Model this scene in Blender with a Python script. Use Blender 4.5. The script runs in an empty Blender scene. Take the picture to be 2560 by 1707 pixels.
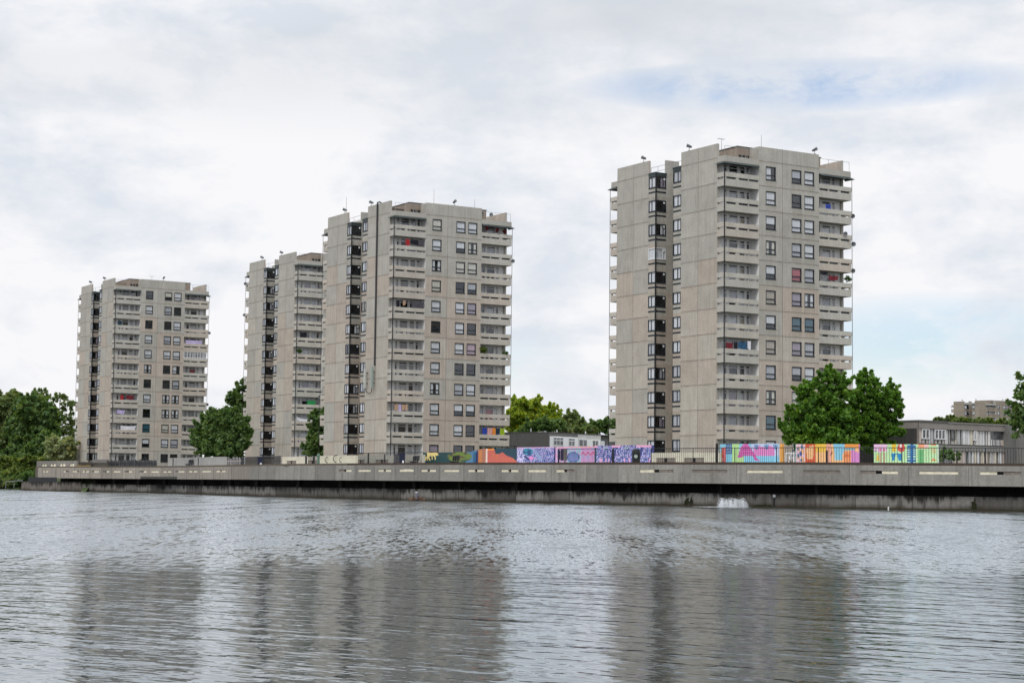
import bpy, math, random
import numpy as np
from mathutils import Vector, Matrix
random.seed(7)
scene = bpy.context.scene
COL = scene.collection
E = 1.49                      # eye height above the water
FPX, PITCH, ROLL = 4485.0, 0.0804, 0.0116
H = 2.7                       # storey height

# ------------------------------------------------------------------ helpers
def tag(o, label=None, cat=None, group=None, kind=None):
    if label: o['label'] = label
    if cat: o['category'] = cat
    if group: o['group'] = group
    if kind: o['kind'] = kind
    return o

def empty(name, loc, rz=0.0):
    o = bpy.data.objects.new(name, None); COL.objects.link(o)
    o.location = loc; o.rotation_euler = (0, 0, rz); o.empty_display_size = 0.3
    return o

def inst(name, mesh, parent=None, loc=(0, 0, 0), rz=0.0, label=None):
    o = bpy.data.objects.new(name, mesh); COL.objects.link(o)
    o.parent = parent; o.location = loc; o.rotation_euler = (0, 0, rz)
    if label: o['label'] = label
    return o

class MB:
    def __init__(s): s.v = []; s.f = []; s.m = []; s.t = []
    def face(s, pts, m=0, t=(1, 1, 1)):
        i = len(s.v); s.v.extend([tuple(p) for p in pts]); s.f.append(tuple(range(i, i + len(pts)))); s.m.append(m); s.t.append(t)
    def box(s, lo, hi, m=0, t=(1, 1, 1)):
        x0, y0, z0 = lo; x1, y1, z1 = hi
        if x0 > x1: x0, x1 = x1, x0
        if y0 > y1: y0, y1 = y1, y0
        i = len(s.v)
        s.v += [(x0,y0,z0),(x1,y0,z0),(x1,y1,z0),(x0,y1,z0),(x0,y0,z1),(x1,y0,z1),(x1,y1,z1),(x0,y1,z1)]
        for q in ((0,3,2,1),(4,5,6,7),(0,1,5,4),(1,2,6,5),(2,3,7,6),(3,0,4,7)):
            s.f.append(tuple(i + k for k in q)); s.m.append(m); s.t.append(t)
    def prism(s, base, z0, z1, m=0, t=(1, 1, 1)):      # closed plan polygon extruded up
        n = len(base)
        s.face([(p[0], p[1], z1) for p in base], m, t); s.face([(p[0], p[1], z0) for p in base][::-1], m, t)
        for k in range(n):
            a, b = base[k], base[(k + 1) % n]
            s.face([(a[0],a[1],z0),(b[0],b[1],z0),(b[0],b[1],z1),(a[0],a[1],z1)], m, t)
    def tube(s, pts, radii, n=8, m=0, t=(1, 1, 1), cap=True):
        pts = [Vector(p) for p in pts]; rings = []
        for k, p in enumerate(pts):
            d = (pts[min(k + 1, len(pts) - 1)] - pts[max(k - 1, 0)]).normalized()
            a = d.cross(Vector((0, 0, 1)) if abs(d.z) < .9 else Vector((1, 0, 0))).normalized(); b = d.cross(a)
            i = len(s.v); r = radii[k] if hasattr(radii, '__len__') else radii
            for j in range(n):
                w = 2 * math.pi * j / n; s.v.append(tuple(p + a * (r * math.cos(w)) + b * (r * math.sin(w))))
            rings.append(i)
        for k in range(len(rings) - 1):
            for j in range(n):
                s.f.append((rings[k] + j, rings[k] + (j + 1) % n, rings[k + 1] + (j + 1) % n, rings[k + 1] + j)); s.m.append(m); s.t.append(t)
        if cap:
            s.f.append(tuple(rings[0] + j for j in range(n))[::-1]); s.m.append(m); s.t.append(t)
            s.f.append(tuple(rings[-1] + j for j in range(n))); s.m.append(m); s.t.append(t)
    def mesh(s, name, mats):
        me = bpy.data.meshes.new(name); me.from_pydata(s.v, [], s.f)
        for m in (mats if isinstance(mats, (list, tuple)) else [mats]): me.materials.append(m)
        me.polygons.foreach_set('material_index', s.m)
        at = me.color_attributes.new('tone', 'FLOAT_COLOR', 'CORNER')
        cols = []
        for f, t in zip(s.f, s.t): cols += [t[0], t[1], t[2], 1.0] * len(f)
        at.data.foreach_set('color', cols); me.update()
        return me
    def build(s, name, mats, parent=None, loc=(0, 0, 0), rz=0.0, label=None):
        return inst(name, s.mesh(name, mats), parent, loc, rz, label)

# ------------------------------------------------------------------ materials
def new_mat(name):
    m = bpy.data.materials.new(name); m.use_nodes = True
    nt = m.node_tree; b = nt.nodes['Principled BSDF']
    return m, nt, b
def N(nt, t, **kw):
    n = nt.nodes.new(t)
    for k, v in kw.items():
        if k in n.inputs: n.inputs[k].default_value = v
        else: setattr(n, k, v)
    return n
def mathn(nt, op, a, b=None, clamp=False):
    n = nt.nodes.new('ShaderNodeMath'); n.operation = op; n.use_clamp = clamp
    for i, x in enumerate((a, b)):
        if x is None: continue
        if hasattr(x, 'is_output'): nt.links.new(x, n.inputs[i])
        else: n.inputs[i].default_value = x
    return n.outputs[0]
def mixc(nt, fac, a, b, blend='MIX'):
    n = nt.nodes.new('ShaderNodeMix'); n.data_type = 'RGBA'; n.blend_type = blend
    for s_, x in ((n.inputs[0], fac), (n.inputs[6], a), (n.inputs[7], b)):
        if hasattr(x, 'is_output'): nt.links.new(x, s_)
        elif isinstance(x, (tuple, list)): s_.default_value = (*x[:3], 1)
        else: s_.default_value = x
    return n.outputs[2]
def noise(nt, scale, detail=3, rough=.55, stretch=(1, 1, 1), coord='Object', loc=(0, 0, 0)):
    tc = nt.nodes.new('ShaderNodeTexCoord'); mp = nt.nodes.new('ShaderNodeMapping')
    mp.inputs['Scale'].default_value = stretch; mp.inputs['Location'].default_value = loc
    nt.links.new(tc.outputs[coord], mp.inputs[0])
    n = N(nt, 'ShaderNodeTexNoise', Scale=scale, Detail=detail, Roughness=rough)
    nt.links.new(mp.outputs[0], n.inputs['Vector'])
    return n.outputs['Fac']
def ramp(nt, x, lo, hi, a=0., b=1.):
    n = nt.nodes.new('ShaderNodeMapRange'); n.clamp = True
    nt.links.new(x, n.inputs[0])
    for i, v in zip((1, 2, 3, 4), (lo, hi, a, b)): n.inputs[i].default_value = v
    return n.outputs[0]
def attr(nt, name='tone'):
    n = nt.nodes.new('ShaderNodeAttribute'); n.attribute_name = name
    return n.outputs['Color']

def plain(name, col, rough=.6, var=.12, scale=3.0, metal=0.0, spec=.3):
    m, nt, b = new_mat(name)
    f = noise(nt, scale, 4)
    c = mixc(nt, ramp(nt, f, .3, .7), tuple(x * (1 - var) for x in col), tuple(min(1, x * (1 + var)) for x in col))
    nt.links.new(c, b.inputs['Base Color']); b.inputs['Roughness'].default_value = rough; b.inputs['Metallic'].default_value = metal
    b.inputs['Specular IOR Level'].default_value = spec
    return m

def concrete(name, streak=.35, stain=(.16, .15, .135), base=None, sscale=1.0, shade_grime=.5, dark_amt=.55):
    """weathered concrete: per-panel colour from the 'tone' attribute, grain, vertical streaks and run-off"""
    m, nt, b = new_mat(name)
    t = attr(nt) if base is None else mixc(nt, 1.0, attr(nt), base, 'MULTIPLY')
    g1 = noise(nt, 6.0 * sscale, 5, .65); g2 = noise(nt, .55 * sscale, 4, .6)
    c = mixc(nt, ramp(nt, g1, .25, .75), mixc(nt, 1.0, t, (.78, .78, .785), 'MULTIPLY'), mixc(nt, 1.0, t, (1.14, 1.14, 1.13), 'MULTIPLY'))
    c = mixc(nt, mathn(nt, 'MULTIPLY', ramp(nt, g2, .40, .66), .6), c, mixc(nt, 1.0, c, (.78, .77, .76), 'MULTIPLY'))
    s1 = noise(nt, 1.0, 4, .7, (2.6 * sscale, 2.6 * sscale, .16 * sscale))
    s2 = noise(nt, 1.0, 3, .6, (6.5 * sscale, 6.5 * sscale, .3 * sscale), loc=(5, 3, 2))
    st = mathn(nt, 'MULTIPLY', ramp(nt, s1, .5, .78), streak)
    st2 = mathn(nt, 'MULTIPLY', ramp(nt, s2, .55, .8), streak * .7)
    c = mixc(nt, st, c, stain); c = mixc(nt, st2, c, mixc(nt, 1.0, c, (.62, .6, .58), 'MULTIPLY'))
    l1 = noise(nt, 1.0, 3, .6, (3.4 * sscale, 3.4 * sscale, .22 * sscale), loc=(9, 1, 4))
    c = mixc(nt, mathn(nt, 'MULTIPLY', ramp(nt, l1, .52, .74), .5), c, mixc(nt, 1.0, c, (1.25, 1.25, 1.24), 'MULTIPLY'))
    nt.links.new(c, b.inputs['Base Color'])
    b.inputs['Roughness'].default_value = .88; b.inputs['Specular IOR Level'].default_value = .18
    bp = N(nt, 'ShaderNodeBump', Strength=.25, Distance=.03); nt.links.new(g1, bp.inputs['Height']); nt.links.new(bp.outputs[0], b.inputs['Normal'])
    return m

M = {}
M['tower'] = concrete('tower_concrete', .46, (.24, .215, .185))
M['joint'] = plain('panel_joint', (.24, .215, .19), .9, .35, 1.2)
M['balc'] = concrete('balcony_concrete', .36, (.27, .245, .215))
M['white_render'] = plain('white_render', (.82, .82, .82), .8, .08, 1.2)
M['frame_dark'] = plain('dark_frame', (.018, .024, .03), .45, .2)
M['frame_white'] = plain('white_frame', (.72, .72, .73), .45, .06)
M['interior'] = plain('room_interior', (.03, .03, .034), .9, .4, .8)
M['black'] = plain('black_metal', (.012, .013, .015), .5, .2)
M['canopy'] = plain('canopy_sheet', (.035, .05, .05), .35, .3, 1)
M['roof'] = plain('roof_felt', (.12, .115, .11), .95, .2, .7)
M['brickish'] = concrete('lift_house_concrete', .3, (.2, .17, .14), (.33, .27, .22))
M['dish'] = plain('dish_grey', (.15, .16, .17), .5, .15)
M['conduit'] = plain('conduit_grey', (.055, .055, .057), .6, .15)
M['antenna'] = plain('pale_antenna', (.55, .57, .52), .5, .06)
M['antenna_g'] = plain('grey_green_antenna', (.33, .39, .36), .5, .06)
M['metal'] = plain('galvanised_metal', (.33, .34, .35), .4, .15, 4, .6)
CURT = {}
for n_, c_ in dict(white=(.82, .82, .85), cream=(.74, .70, .60), grey=(.52, .52, .56), mauve=(.42, .34, .42), teal=(.03, .12, .17), red=(.48, .08, .10), beige=(.50, .42, .33), rose=(.58, .38, .47)).items():
    m, nt, b = new_mat('curtain_' + n_)
    f = noise(nt, 1.0, 2, .5, (9, 9, .25))
    nt.links.new(mixc(nt, ramp(nt, f, .35, .65), tuple(x * .82 for x in c_), c_), b.inputs['Base Color']); b.inputs['Roughness'].default_value = .95
    CURT[n_] = m
def glass_mat():
    m, nt, b = new_mat('window_glass'); nt.nodes.remove(b)
    tr = N(nt, 'ShaderNodeBsdfTransparent'); tr.inputs[0].default_value = (.95, .965, .97, 1)
    gl = N(nt, 'ShaderNodeBsdfGlossy'); gl.inputs['Roughness'].default_value = .01; gl.inputs[0].default_value = (.9, .94, 1, 1)
    ge = N(nt, 'ShaderNodeNewGeometry'); dt = N(nt, 'ShaderNodeVectorMath', operation='DOT_PRODUCT'); mx = nt.nodes.new('ShaderNodeMixShader')
    nt.links.new(ge.outputs['True Normal'], dt.inputs[0]); nt.links.new(ge.outputs['Incoming'], dt.inputs[1])
    inv = mathn(nt, 'SUBTRACT', 1.0, mathn(nt, 'ABSOLUTE', dt.outputs['Value'])); sch = mathn(nt, 'POWER', inv, 4.0)
    bp = N(nt, 'ShaderNodeBump', Strength=.12, Distance=.05); nt.links.new(noise(nt, 1.4, 1), bp.inputs['Height'])
    nt.links.new(bp.outputs[0], gl.inputs['Normal'])
    nt.links.new(mathn(nt, 'ADD', sch, .10, True), mx.inputs[0])
    nt.links.new(tr.outputs[0], mx.inputs[1]); nt.links.new(gl.outputs[0], mx.inputs[2])
    nt.links.new(mx.outputs[0], nt.nodes['Material Output'].inputs[0])
    return m
M['glass'] = glass_mat()
def leaf_mat(name, dark, light, trans=.45):
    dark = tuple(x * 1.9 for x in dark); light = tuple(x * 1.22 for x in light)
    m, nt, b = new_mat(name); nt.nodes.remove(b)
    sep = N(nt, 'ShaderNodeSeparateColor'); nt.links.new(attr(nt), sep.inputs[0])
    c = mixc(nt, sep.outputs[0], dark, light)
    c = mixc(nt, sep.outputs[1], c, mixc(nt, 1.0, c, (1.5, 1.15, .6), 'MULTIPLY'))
    d = N(nt, 'ShaderNodeBsdfDiffuse'); t = N(nt, 'ShaderNodeBsdfTranslucent'); g = N(nt, 'ShaderNodeBsdfGlossy'); g.inputs['Roughness'].default_value = .45
    g.inputs[0].default_value = (.3, .34, .3, 1)
    nt.links.new(c, d.inputs[0]); nt.links.new(mixc(nt, 1.0, c, (1.2, 1.3, .6), 'MULTIPLY'), t.inputs[0])
    mx = nt.nodes.new('ShaderNodeMixShader'); mx.inputs[0].default_value = trans
    nt.links.new(d.outputs[0], mx.inputs[1]); nt.links.new(t.outputs[0], mx.inputs[2])
    m2 = nt.nodes.new('ShaderNodeMixShader'); m2.inputs[0].default_value = .06
    nt.links.new(mx.outputs[0], m2.inputs[1]); nt.links.new(g.outputs[0], m2.inputs[2])
    nt.links.new(m2.outputs[0], nt.nodes['Material Output'].inputs[0])
    return m
LEAF = dict(
    green=leaf_mat('leaf_green', (.030, .080, .012), (.140, .262, .036)),
    deep=leaf_mat('leaf_deep', (.036, .074, .024), (.140, .215, .074)),
    dull=leaf_mat('leaf_dull', (.062, .092, .036), (.185, .235, .095)),
    willow=leaf_mat('leaf_willow', (.14, .17, .085), (.36, .40, .24)),
    yellow=leaf_mat('leaf_yellow', (.07, .14, .018), (.36, .40, .035)),
    lime=leaf_mat('leaf_lime', (.04, .07, .016), (.18, .23, .06)))
M['bark'] = plain('bark', (.07, .055, .042), .95, .35, 6)

# ------------------------------------------------------------------ camera geometry
cp, sp, cr, sr = math.cos(PITCH), math.sin(PITCH), math.cos(ROLL), math.sin(ROLL)
def ray(px, py):
    dx, dy = px - 1280, py - 853.5
    a, b = (dx * cr + dy * sr) / FPX, -(-dx * sr + dy * cr) / FPX
    return Vector((a, cp - b * sp, sp + b * cp))
def at(px, py, Y):                # the point of the photo's pixel at world depth Y
    d = ray(px, py); return Vector((d.x / d.y * Y, Y, E + d.z / d.y * Y))
X0, Y0, Z0 = Vector((1, 0, 0)), Vector((0, -sp, cp)), Vector((0, -cp, -sp))
Xc, Yc = X0 * cr + Y0 * sr, -X0 * sr + Y0 * cr
cam = bpy.data.cameras.new('camera'); cam.sensor_width = 36; cam.lens = FPX / 2560 * 36; cam.clip_start = .5; cam.clip_end = 20000
co = bpy.data.objects.new('camera', cam); COL.objects.link(co); scene.camera = co
mw = Matrix.Identity(4)
for i_, v_ in enumerate((Xc, Yc, Z0)):
    for j_ in range(3): mw[j_][i_] = v_[j_]
mw[2][3] = E
co.matrix_world = mw

# ------------------------------------------------------------------ towers
uB, uF, uG, vE, vD, vN, vC, vA1, vA, vB = 4.71, 13.18, 17.89, 1.29, 7.70, 9.10, 12.40, 13.80, 20.08, 21.37
ZT, Z12, ZLO, ZN = 34.38, 12 * H, -2.3, 3.2
JO = .42
GREY, PINK, WARM = (.462, .442, .398), (.505, .437, .375), (.505, .462, .402)

def grid(mb, O, a, n, abr, zbr, holes, tone, depth=.2, m=0):
    O, a, n = Vector(O), Vector(a), Vector(n); z = Vector((0, 0, 1))
    abr = sorted(set([round(x, 4) for x in abr] + [round(x, 4) for h in holes for x in h[:2]])); zbr = sorted(set([round(x, 4) for x in zbr] + [round(x, 4) for h in holes for x in h[2:]]))
    abr = [x for x in abr if x >= 0]
    for i in range(len(abr) - 1):
        ac = (abr[i] + abr[i + 1]) / 2
        hs = [h for h in holes if h[0] < ac < h[1]]
        for j in range(len(zbr) - 1):
            zc = (zbr[j] + zbr[j + 1]) / 2
            if any(h[2] < zc < h[3] for h in hs): continue
            p = lambda x, y: O + a * x + z * y
            mb.face([p(abr[i], zbr[j]), p(abr[i + 1], zbr[j]), p(abr[i + 1], zbr[j + 1]), p(abr[i], zbr[j + 1])], m, tone(ac, zc))
    for h in holes:
        q = [(h[0], h[2]), (h[1], h[2]), (h[1], h[3]), (h[0], h[3])]
        for k in range(4):
            A_, B_ = O + a * q[k][0] + z * q[k][1], O + a * q[(k + 1) % 4][0] + z * q[(k + 1) % 4][1]
            mb.face([A_, B_, B_ - n * depth, A_ - n * depth], m, tone(h[0], h[2]))

def win_mesh(w, h, tr, fw=.115, mat='frame_dark', cols=1):
    f, p = MB(), MB()
    f.box((0, .05, 0), (fw, .16, h)); f.box((w - fw, .05, 0), (w, .16, h)); f.box((fw, .05, 0), (w - fw, .16, fw)); f.box((fw, .05, h - fw), (w - fw, .16, h))
    if tr: f.box((fw, .04, tr - fw * .45), (w - fw, .16, tr + fw * .45))
    for c in range(1, cols):
        x = w * c / cols; f.box((x - .04, .045, fw), (x + .04, .16, h - fw))
    f.box((-.03, -.03, -.05), (w + .03, .05, 0.02))
    p.face([(fw, .11, fw), (w - fw, .11, fw), (w - fw, .11, h - fw), (fw, .11, h - fw)])
    return f.mesh('window', M[mat]), p.mesh('pane', M['glass'])
WIN, PANE = win_mesh(1.42, 1.49, .54)
def curt_mesh(kind, w, h, mat):
    c = MB()
    def folds(x0, x1, z0, z1):
        n = max(2, int((x1 - x0) / .09))
        for k in range(n):
            xa, xb = x0 + (x1 - x0) * k / n, x0 + (x1 - x0) * (k + 1) / n
            ya, yb = .135 + .03 * (k % 2), .135 + .03 * ((k + 1) % 2)
            c.face([(xa, ya, z0), (xb, yb, z0), (xb, yb, z1), (xa, ya, z1)])
    if kind == 'full': folds(.03, w - .03, .02, h - .02)
    elif kind == 'blind': c.face([(.05, .13, h * .42), (w - .05, .13, h * .42), (w - .05, .13, h - .02), (.05, .13, h - .02)])
    elif kind == 'long_blind': c.face([(.05, .13, .07), (w - .05, .13, .07), (w - .05, .13, h - .02), (.05, .13, h - .02)])
    elif kind == 'drapes': folds(.03, w * .38, .02, h - .02); folds(w * .66, w - .03, .02, h - .02)
    elif kind == 'half': folds(.03, w * .55, .02, h - .02)
    return c.mesh('curtain' if 'blind' not in kind else 'blind', mat)
_cc = {}
def curtain(kind, colr, w=1.42, h=1.49):
    k = (kind, colr, w, h)
    if k not in _cc: _cc[k] = curt_mesh(kind, w, h, CURT[colr])
    return _cc[k]

def corner_mesh(d, frame):        # d=+1 L pane runs to larger v from the apex; d=-1 to smaller v
    f, p, c = MB(), MB(), MB(); w, hh, r, b = 1.40, 1.27, 1.38, .09
    def bar(u0, u1, v0, v1, z0, z1): f.box((u0, v0 * d, z0), (u1, v1 * d, z1))
    bar(-.05, .08, -.05, .08, 0, hh)
    for z0, z1 in ((0, b), (hh - b, hh)):
        bar(-.03, .06, .08, w, z0, z1); bar(.08, r, -.03, .06, z0, z1)
    bar(-.03, .06, w - b, w - .004, b, hh - b); bar(r - b, r, -.03, .06, b, hh - b)
    bar(-.025, .05, w * .55, w * .55 + .07, b, hh - b); bar(r * .68, r * .68 + .07, -.025, .05, b, hh - b)
    bar(-.06, .03, -.06, w, -.05, 0.0); bar(.03, r, -.06, .03, -.05, 0.0)
    q = [(0.01, .08 * d, b), (0.01, (w - b) * d, b), (0.01, (w - b) * d, hh - b), (0.01, .08 * d, hh - b)]; p.face(q[::-1] if d > 0 else q)
    q = [(.08, .01 * d, b), (r - b, .01 * d, b), (r - b, .01 * d, hh - b), (.08, .01 * d, hh - b)]; p.face(q if d > 0 else q[::-1])
    return f.mesh('corner_window', M[frame]), p.mesh('pane', M['glass'])
CWIN = {(d, fr): corner_mesh(d, fr) for d in (1, -1) for fr in ('frame_dark', 'frame_white')}
def band_mesh(d):
    b = MB(); b.box((-.03, -.03 * d, 0), (0, 1.40 * d, .17)); b.box((0.0, -.03 * d, 0), (1.38, 0, .17)); return b.mesh('spandrel_band', M['frame_dark'])
BAND = [band_mesh(1), band_mesh(-1)]
def vent_mesh():
    v = MB()
    v.tube([(0, -.02, 0), (0, .03, 0)], [.13, .13], 14); v.tube([(0, -.05, 0), (0, -.02, 0)], [.07, .10], 10)
    return v.mesh('fan_vent', M['frame_white'])
VENT = vent_mesh()
def ccurt(kind, colr):
    k = ('c', kind, colr)
    if k not in _cc:
        c = MB(); n = 14
        for side in (0, 1):
            rng = range(n) if kind == 'full' or (kind == 'left' and side == 0) else (range(n // 2, n) if kind == 'right' and side == 1 else [])
            for i in rng:
                a0, a1 = .1 + 1.2 * i / n, .1 + 1.2 * (i + 1) / n; o0, o1 = .06 + .03 * (i % 2), .06 + .03 * ((i + 1) % 2)
                if side == 0: c.face([(o0, a0, .03), (o1, a1, .03), (o1, a1, 1.24), (o0, a0, 1.24)])
                else: c.face([(a0, o0, .03), (a1, o1, .03), (a1, o1, 1.24), (a0, o0, 1.24)])
        _cc[k] = c.mesh('curtain', CURT[colr])
    return _cc[k]

# balcony back-wall windows: (u0,u1,z0,z1,transom)
BW1 = [(.28, .78, .5, 2.5, 2.2), (1.16, 1.52, .5, 2.55, 2.27), (1.78, 2.98, .5, 2.55, 2.27), (3.22, 3.98, .25, 2.55, 2.27), (4.18, 4.62, .5, 2.55, 2.27)]
BW2 = [(.25, .62, .5, 2.55, 2.27), (.95, 1.5, .5, 2.55, 2.27), (1.72, 2.98, .5, 2.55, 2.27), (3.2, 3.62, .5, 2.55, 2.27)]
def bw_mesh(rects, mirror):
    fr, pn, cu = MB(), MB(), {}
    fw = .07
    for (a, b, z0, z1, t) in rects:
        for lo, hi in (((a, -.02, z0), (a + fw, .08, z1)), ((b - fw, -.02, z0), (b, .08, z1)), ((a + fw, -.02, z0), (b - fw, .08, z0 + fw)), ((a + fw, -.02, z1 - fw), (b - fw, .08, z1)), ((a + fw, -.03, t - fw), (b - fw, .08, t + .02))):
            fr.box(lo, hi)
        pn.face([(a + fw, .04, z0 + fw), (b - fw, .04, z0 + fw), (b - fw, .04, z1 - fw), (a + fw, .04, z1 - fw)])
    return fr.mesh('balcony_window', M['frame_white']), pn.mesh('pane', M['glass'])
BWM = [bw_mesh(BW1, False), bw_mesh(BW2, True)]
def bw_curtain(which, seed):
    k = ('bw', which, seed)
    if k not in _cc:
        rnd = random.Random(seed * 13 + which); c = MB(); cols = list(CURT)
        mats = [CURT['white'], CURT['grey'], CURT[rnd.choice(cols)]]
        for (a, b, z0, z1, t) in (BW1, BW2)[which]:
            q = rnd.random()
            if q < .28: continue
            lo = z0 + .05 if q < .85 else z0 + .9
            n = max(2, int((b - a) / .1)); mi = rnd.choice((0, 0, 1, 1, 2))
            for i in range(n):
                xa, xb = a + (b - a) * i / n, a + (b - a) * (i + 1) / n
                c.face([(xa, .075 + .03 * (i % 2), lo), (xb, .075 + .03 * ((i + 1) % 2), lo), (xb, .075 + .03 * ((i + 1) % 2), t), (xa, .075 + .03 * (i % 2), t)], mi)
        _cc[k] = c.mesh('curtain', mats) if c.f else None
    return _cc[k]

SLOT_A = [(.28, 1.54), (1.95, 3.2), (3.36, 4.6)]
def balcony_mesh(mx, my, tone, infill):
    """corner balcony: floor slab, parapet with three slots, top beam; corner at (0,0), mirrored for the other corners"""
    b = MB(); fx, fy = (-1 if mx else 1), (-1 if my else 1)
    def bx(lo, hi, m=0, t=tone): b.box((lo[0] * fx, lo[1] * fy, lo[2]), (hi[0] * fx, hi[1] * fy, hi[2]), m, t)
    L, D, T = uB - .003, vE - .003, .16
    bx((.02, .02, .0), (L, 1.5, .2), 0, tuple(x * .8 for x in tone))
    bx((0, 0, -.04), (L, T, .73)); bx((0, T, -.04), (T, D, .73))
    bx((-.03, -.03, .95), (L, T + .02, 1.44), 0, tuple(min(1, x * 1.04) for x in tone)); bx((-.03, T + .02, .95), (T, D, 1.44), 0, tuple(min(1, x * 1.04) for x in tone))
    xs = [0.] + [q for s_ in SLOT_A for q in s_] + [L]
    for i in range(0, len(xs), 2): bx((xs[i], 0.002, .73), (xs[i + 1], T, .95))
    bx((0.002, D - .12, .73), (T, D, .95)); bx((0.002, T, .73), (T, .24, .95))
    if infill:
        for s_ in SLOT_A: bx((s_[0], .1, .73), (s_[1], .13, .95), 1)
    return b.mesh('balcony', [M['balc'], M['frame_dark'] if infill == 1 else M['canopy']])

def wob(t, rnd, a=.05):
    k = 1 + rnd.uniform(-a, a); return tuple(x * k for x in t)

def make_tower(idx, loc, rz, label, group, grey_top, rows=12, simple=False, zlo=ZLO, white_corner=None, win_spec=None, mul=(1, 1, 1)):
    rnd = random.Random(100 + idx)
    T = empty('apartment_tower', loc, rz); tag(T, label, 'apartment tower', group)
    pt = {}
    def panel_tone(face, edges):
        def f(a, z):
            i = sum(1 for e in edges if a > e); k = math.floor((z - JO) / H)
            key = (face, i, k)
            if key not in pt:
                pg = 1.0 if k >= 11 else .95 if k >= 12 - grey_top else (.45 if k > 6 else .22 if k > 3 else .10)
                q = rnd.random()
                base = GREY if q < pg else (PINK if q < pg + (1 - pg) * .62 else WARM)
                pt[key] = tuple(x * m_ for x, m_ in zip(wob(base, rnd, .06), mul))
            c = pt[key]; zz = (z - JO) / H % 1.0
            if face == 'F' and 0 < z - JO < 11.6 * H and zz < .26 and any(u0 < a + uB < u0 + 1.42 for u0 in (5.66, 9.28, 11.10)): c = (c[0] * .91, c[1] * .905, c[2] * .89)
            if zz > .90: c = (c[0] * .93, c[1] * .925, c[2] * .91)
            return c
        return f
    zb = [zlo, JO] + [k * H + JO + d_ for k in range(1, 13) for d_ in (0, -.2)] + [ZT]
    w = MB()
    r0 = 12 - rows
    holesF = [(u - uB, u + 1.42 - uB, k * H + 1.12, k * H + 2.61) for k in range(r0, 12) for u in (5.66, 9.28, 11.10)]
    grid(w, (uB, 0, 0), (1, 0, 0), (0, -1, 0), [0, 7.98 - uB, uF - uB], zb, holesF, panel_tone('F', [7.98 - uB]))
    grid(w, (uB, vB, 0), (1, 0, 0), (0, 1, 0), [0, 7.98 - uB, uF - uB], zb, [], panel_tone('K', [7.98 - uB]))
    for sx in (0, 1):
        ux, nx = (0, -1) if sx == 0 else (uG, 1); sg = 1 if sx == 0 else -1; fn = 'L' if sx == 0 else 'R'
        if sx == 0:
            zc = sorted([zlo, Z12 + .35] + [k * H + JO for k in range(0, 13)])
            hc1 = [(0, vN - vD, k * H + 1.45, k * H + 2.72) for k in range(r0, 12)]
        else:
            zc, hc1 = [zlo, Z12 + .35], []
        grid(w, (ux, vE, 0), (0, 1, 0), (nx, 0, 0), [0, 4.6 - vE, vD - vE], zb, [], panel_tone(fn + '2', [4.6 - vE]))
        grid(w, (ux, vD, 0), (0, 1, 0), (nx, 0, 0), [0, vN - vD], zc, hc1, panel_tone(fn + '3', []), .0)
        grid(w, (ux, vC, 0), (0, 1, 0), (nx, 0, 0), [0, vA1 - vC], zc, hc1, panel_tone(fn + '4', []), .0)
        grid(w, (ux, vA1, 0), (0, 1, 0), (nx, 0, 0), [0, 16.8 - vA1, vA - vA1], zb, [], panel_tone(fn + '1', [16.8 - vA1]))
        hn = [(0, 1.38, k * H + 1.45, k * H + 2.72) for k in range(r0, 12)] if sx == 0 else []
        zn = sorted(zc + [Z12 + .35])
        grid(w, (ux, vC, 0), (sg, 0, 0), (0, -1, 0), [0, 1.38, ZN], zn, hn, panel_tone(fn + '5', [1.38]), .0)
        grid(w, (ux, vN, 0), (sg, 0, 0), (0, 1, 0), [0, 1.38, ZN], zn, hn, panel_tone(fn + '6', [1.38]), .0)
        w.face([(ux + sg * ZN, vN, zlo), (ux + sg * ZN, vC, zlo), (ux + sg * ZN, vC, Z12 + .3), (ux + sg * ZN, vN, Z12 + .3)], 0, GREY)
        # parapet thickness and returns
        for va, vb in ((vE, vD), (vA1, vA)):
            w.box((ux + sg * .004, va + .004, Z12), (ux + sg * .25, vb - .004, ZT - .003), 0, PINK)
        for vv, s2 in ((vC, 1), (vN, -1)):
            w.box((ux + sg * 1.38, vv + s2 * .002, Z12 + .33), (ux + sg * ZN, vv + s2 * .25, ZT), 0, GREY)
        # wall ends beside the balconies
        for vv, s2 in ((vE, 1), (vA, -1)):
            w.face([(ux, vv, zlo), (ux + sg * .3, vv, zlo), (ux + sg * .3, vv, ZT), (ux, vv, ZT)], 0, GREY)
            w.face([(ux + sg * .3, vv, zlo), (ux + sg * .3, vv + s2 * .25, zlo), (ux + sg * .3, vv + s2 * .25, Z12 + .1), (ux + sg * .3, vv, Z12 + .1)], 0, GREY)
    for vv, s2 in ((0, 1), (vB, -1)):
        w.box((uB + .004, vv + s2 * .004, Z12), (uF - .004, vv + s2 * .25, ZT - .003), 0, GREY)
        for uu, s3 in ((uB, 1), (uF, -1)):
            w.box((uu + s3 * .004, vv + s2 * .26, Z12 + .02), (uu + s3 * .25, vv + s2 * 1.6, ZT - .002), 0, GREY)
    # panel joints as thin dark beads
    def vj(face, a, z0, z1):
        d = .03
        if face == 'F': w.box((a - d, -.003, z0), (a + d, .0, z1), 1)
        else: w.box((-.003, a - d, z0), (0, a + d, z1), 1)
    vj('F', 7.98, zlo, ZT); vj('L', 4.6, zlo, ZT); vj('L', 16.8, zlo, ZT)
    for k in range(0, 13):
        z = k * H + JO; d = .038
        w.box((uB, -.005, z - d), (uF, 0, z + d), 1)
        w.box((-.005, vE, z - d), (0, vD, z + d), 1); w.box((-.005, vA1, z - d), (0, vA, z + d), 1)
    w.build('wall', [M['tower'], M['joint']], T)
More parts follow.
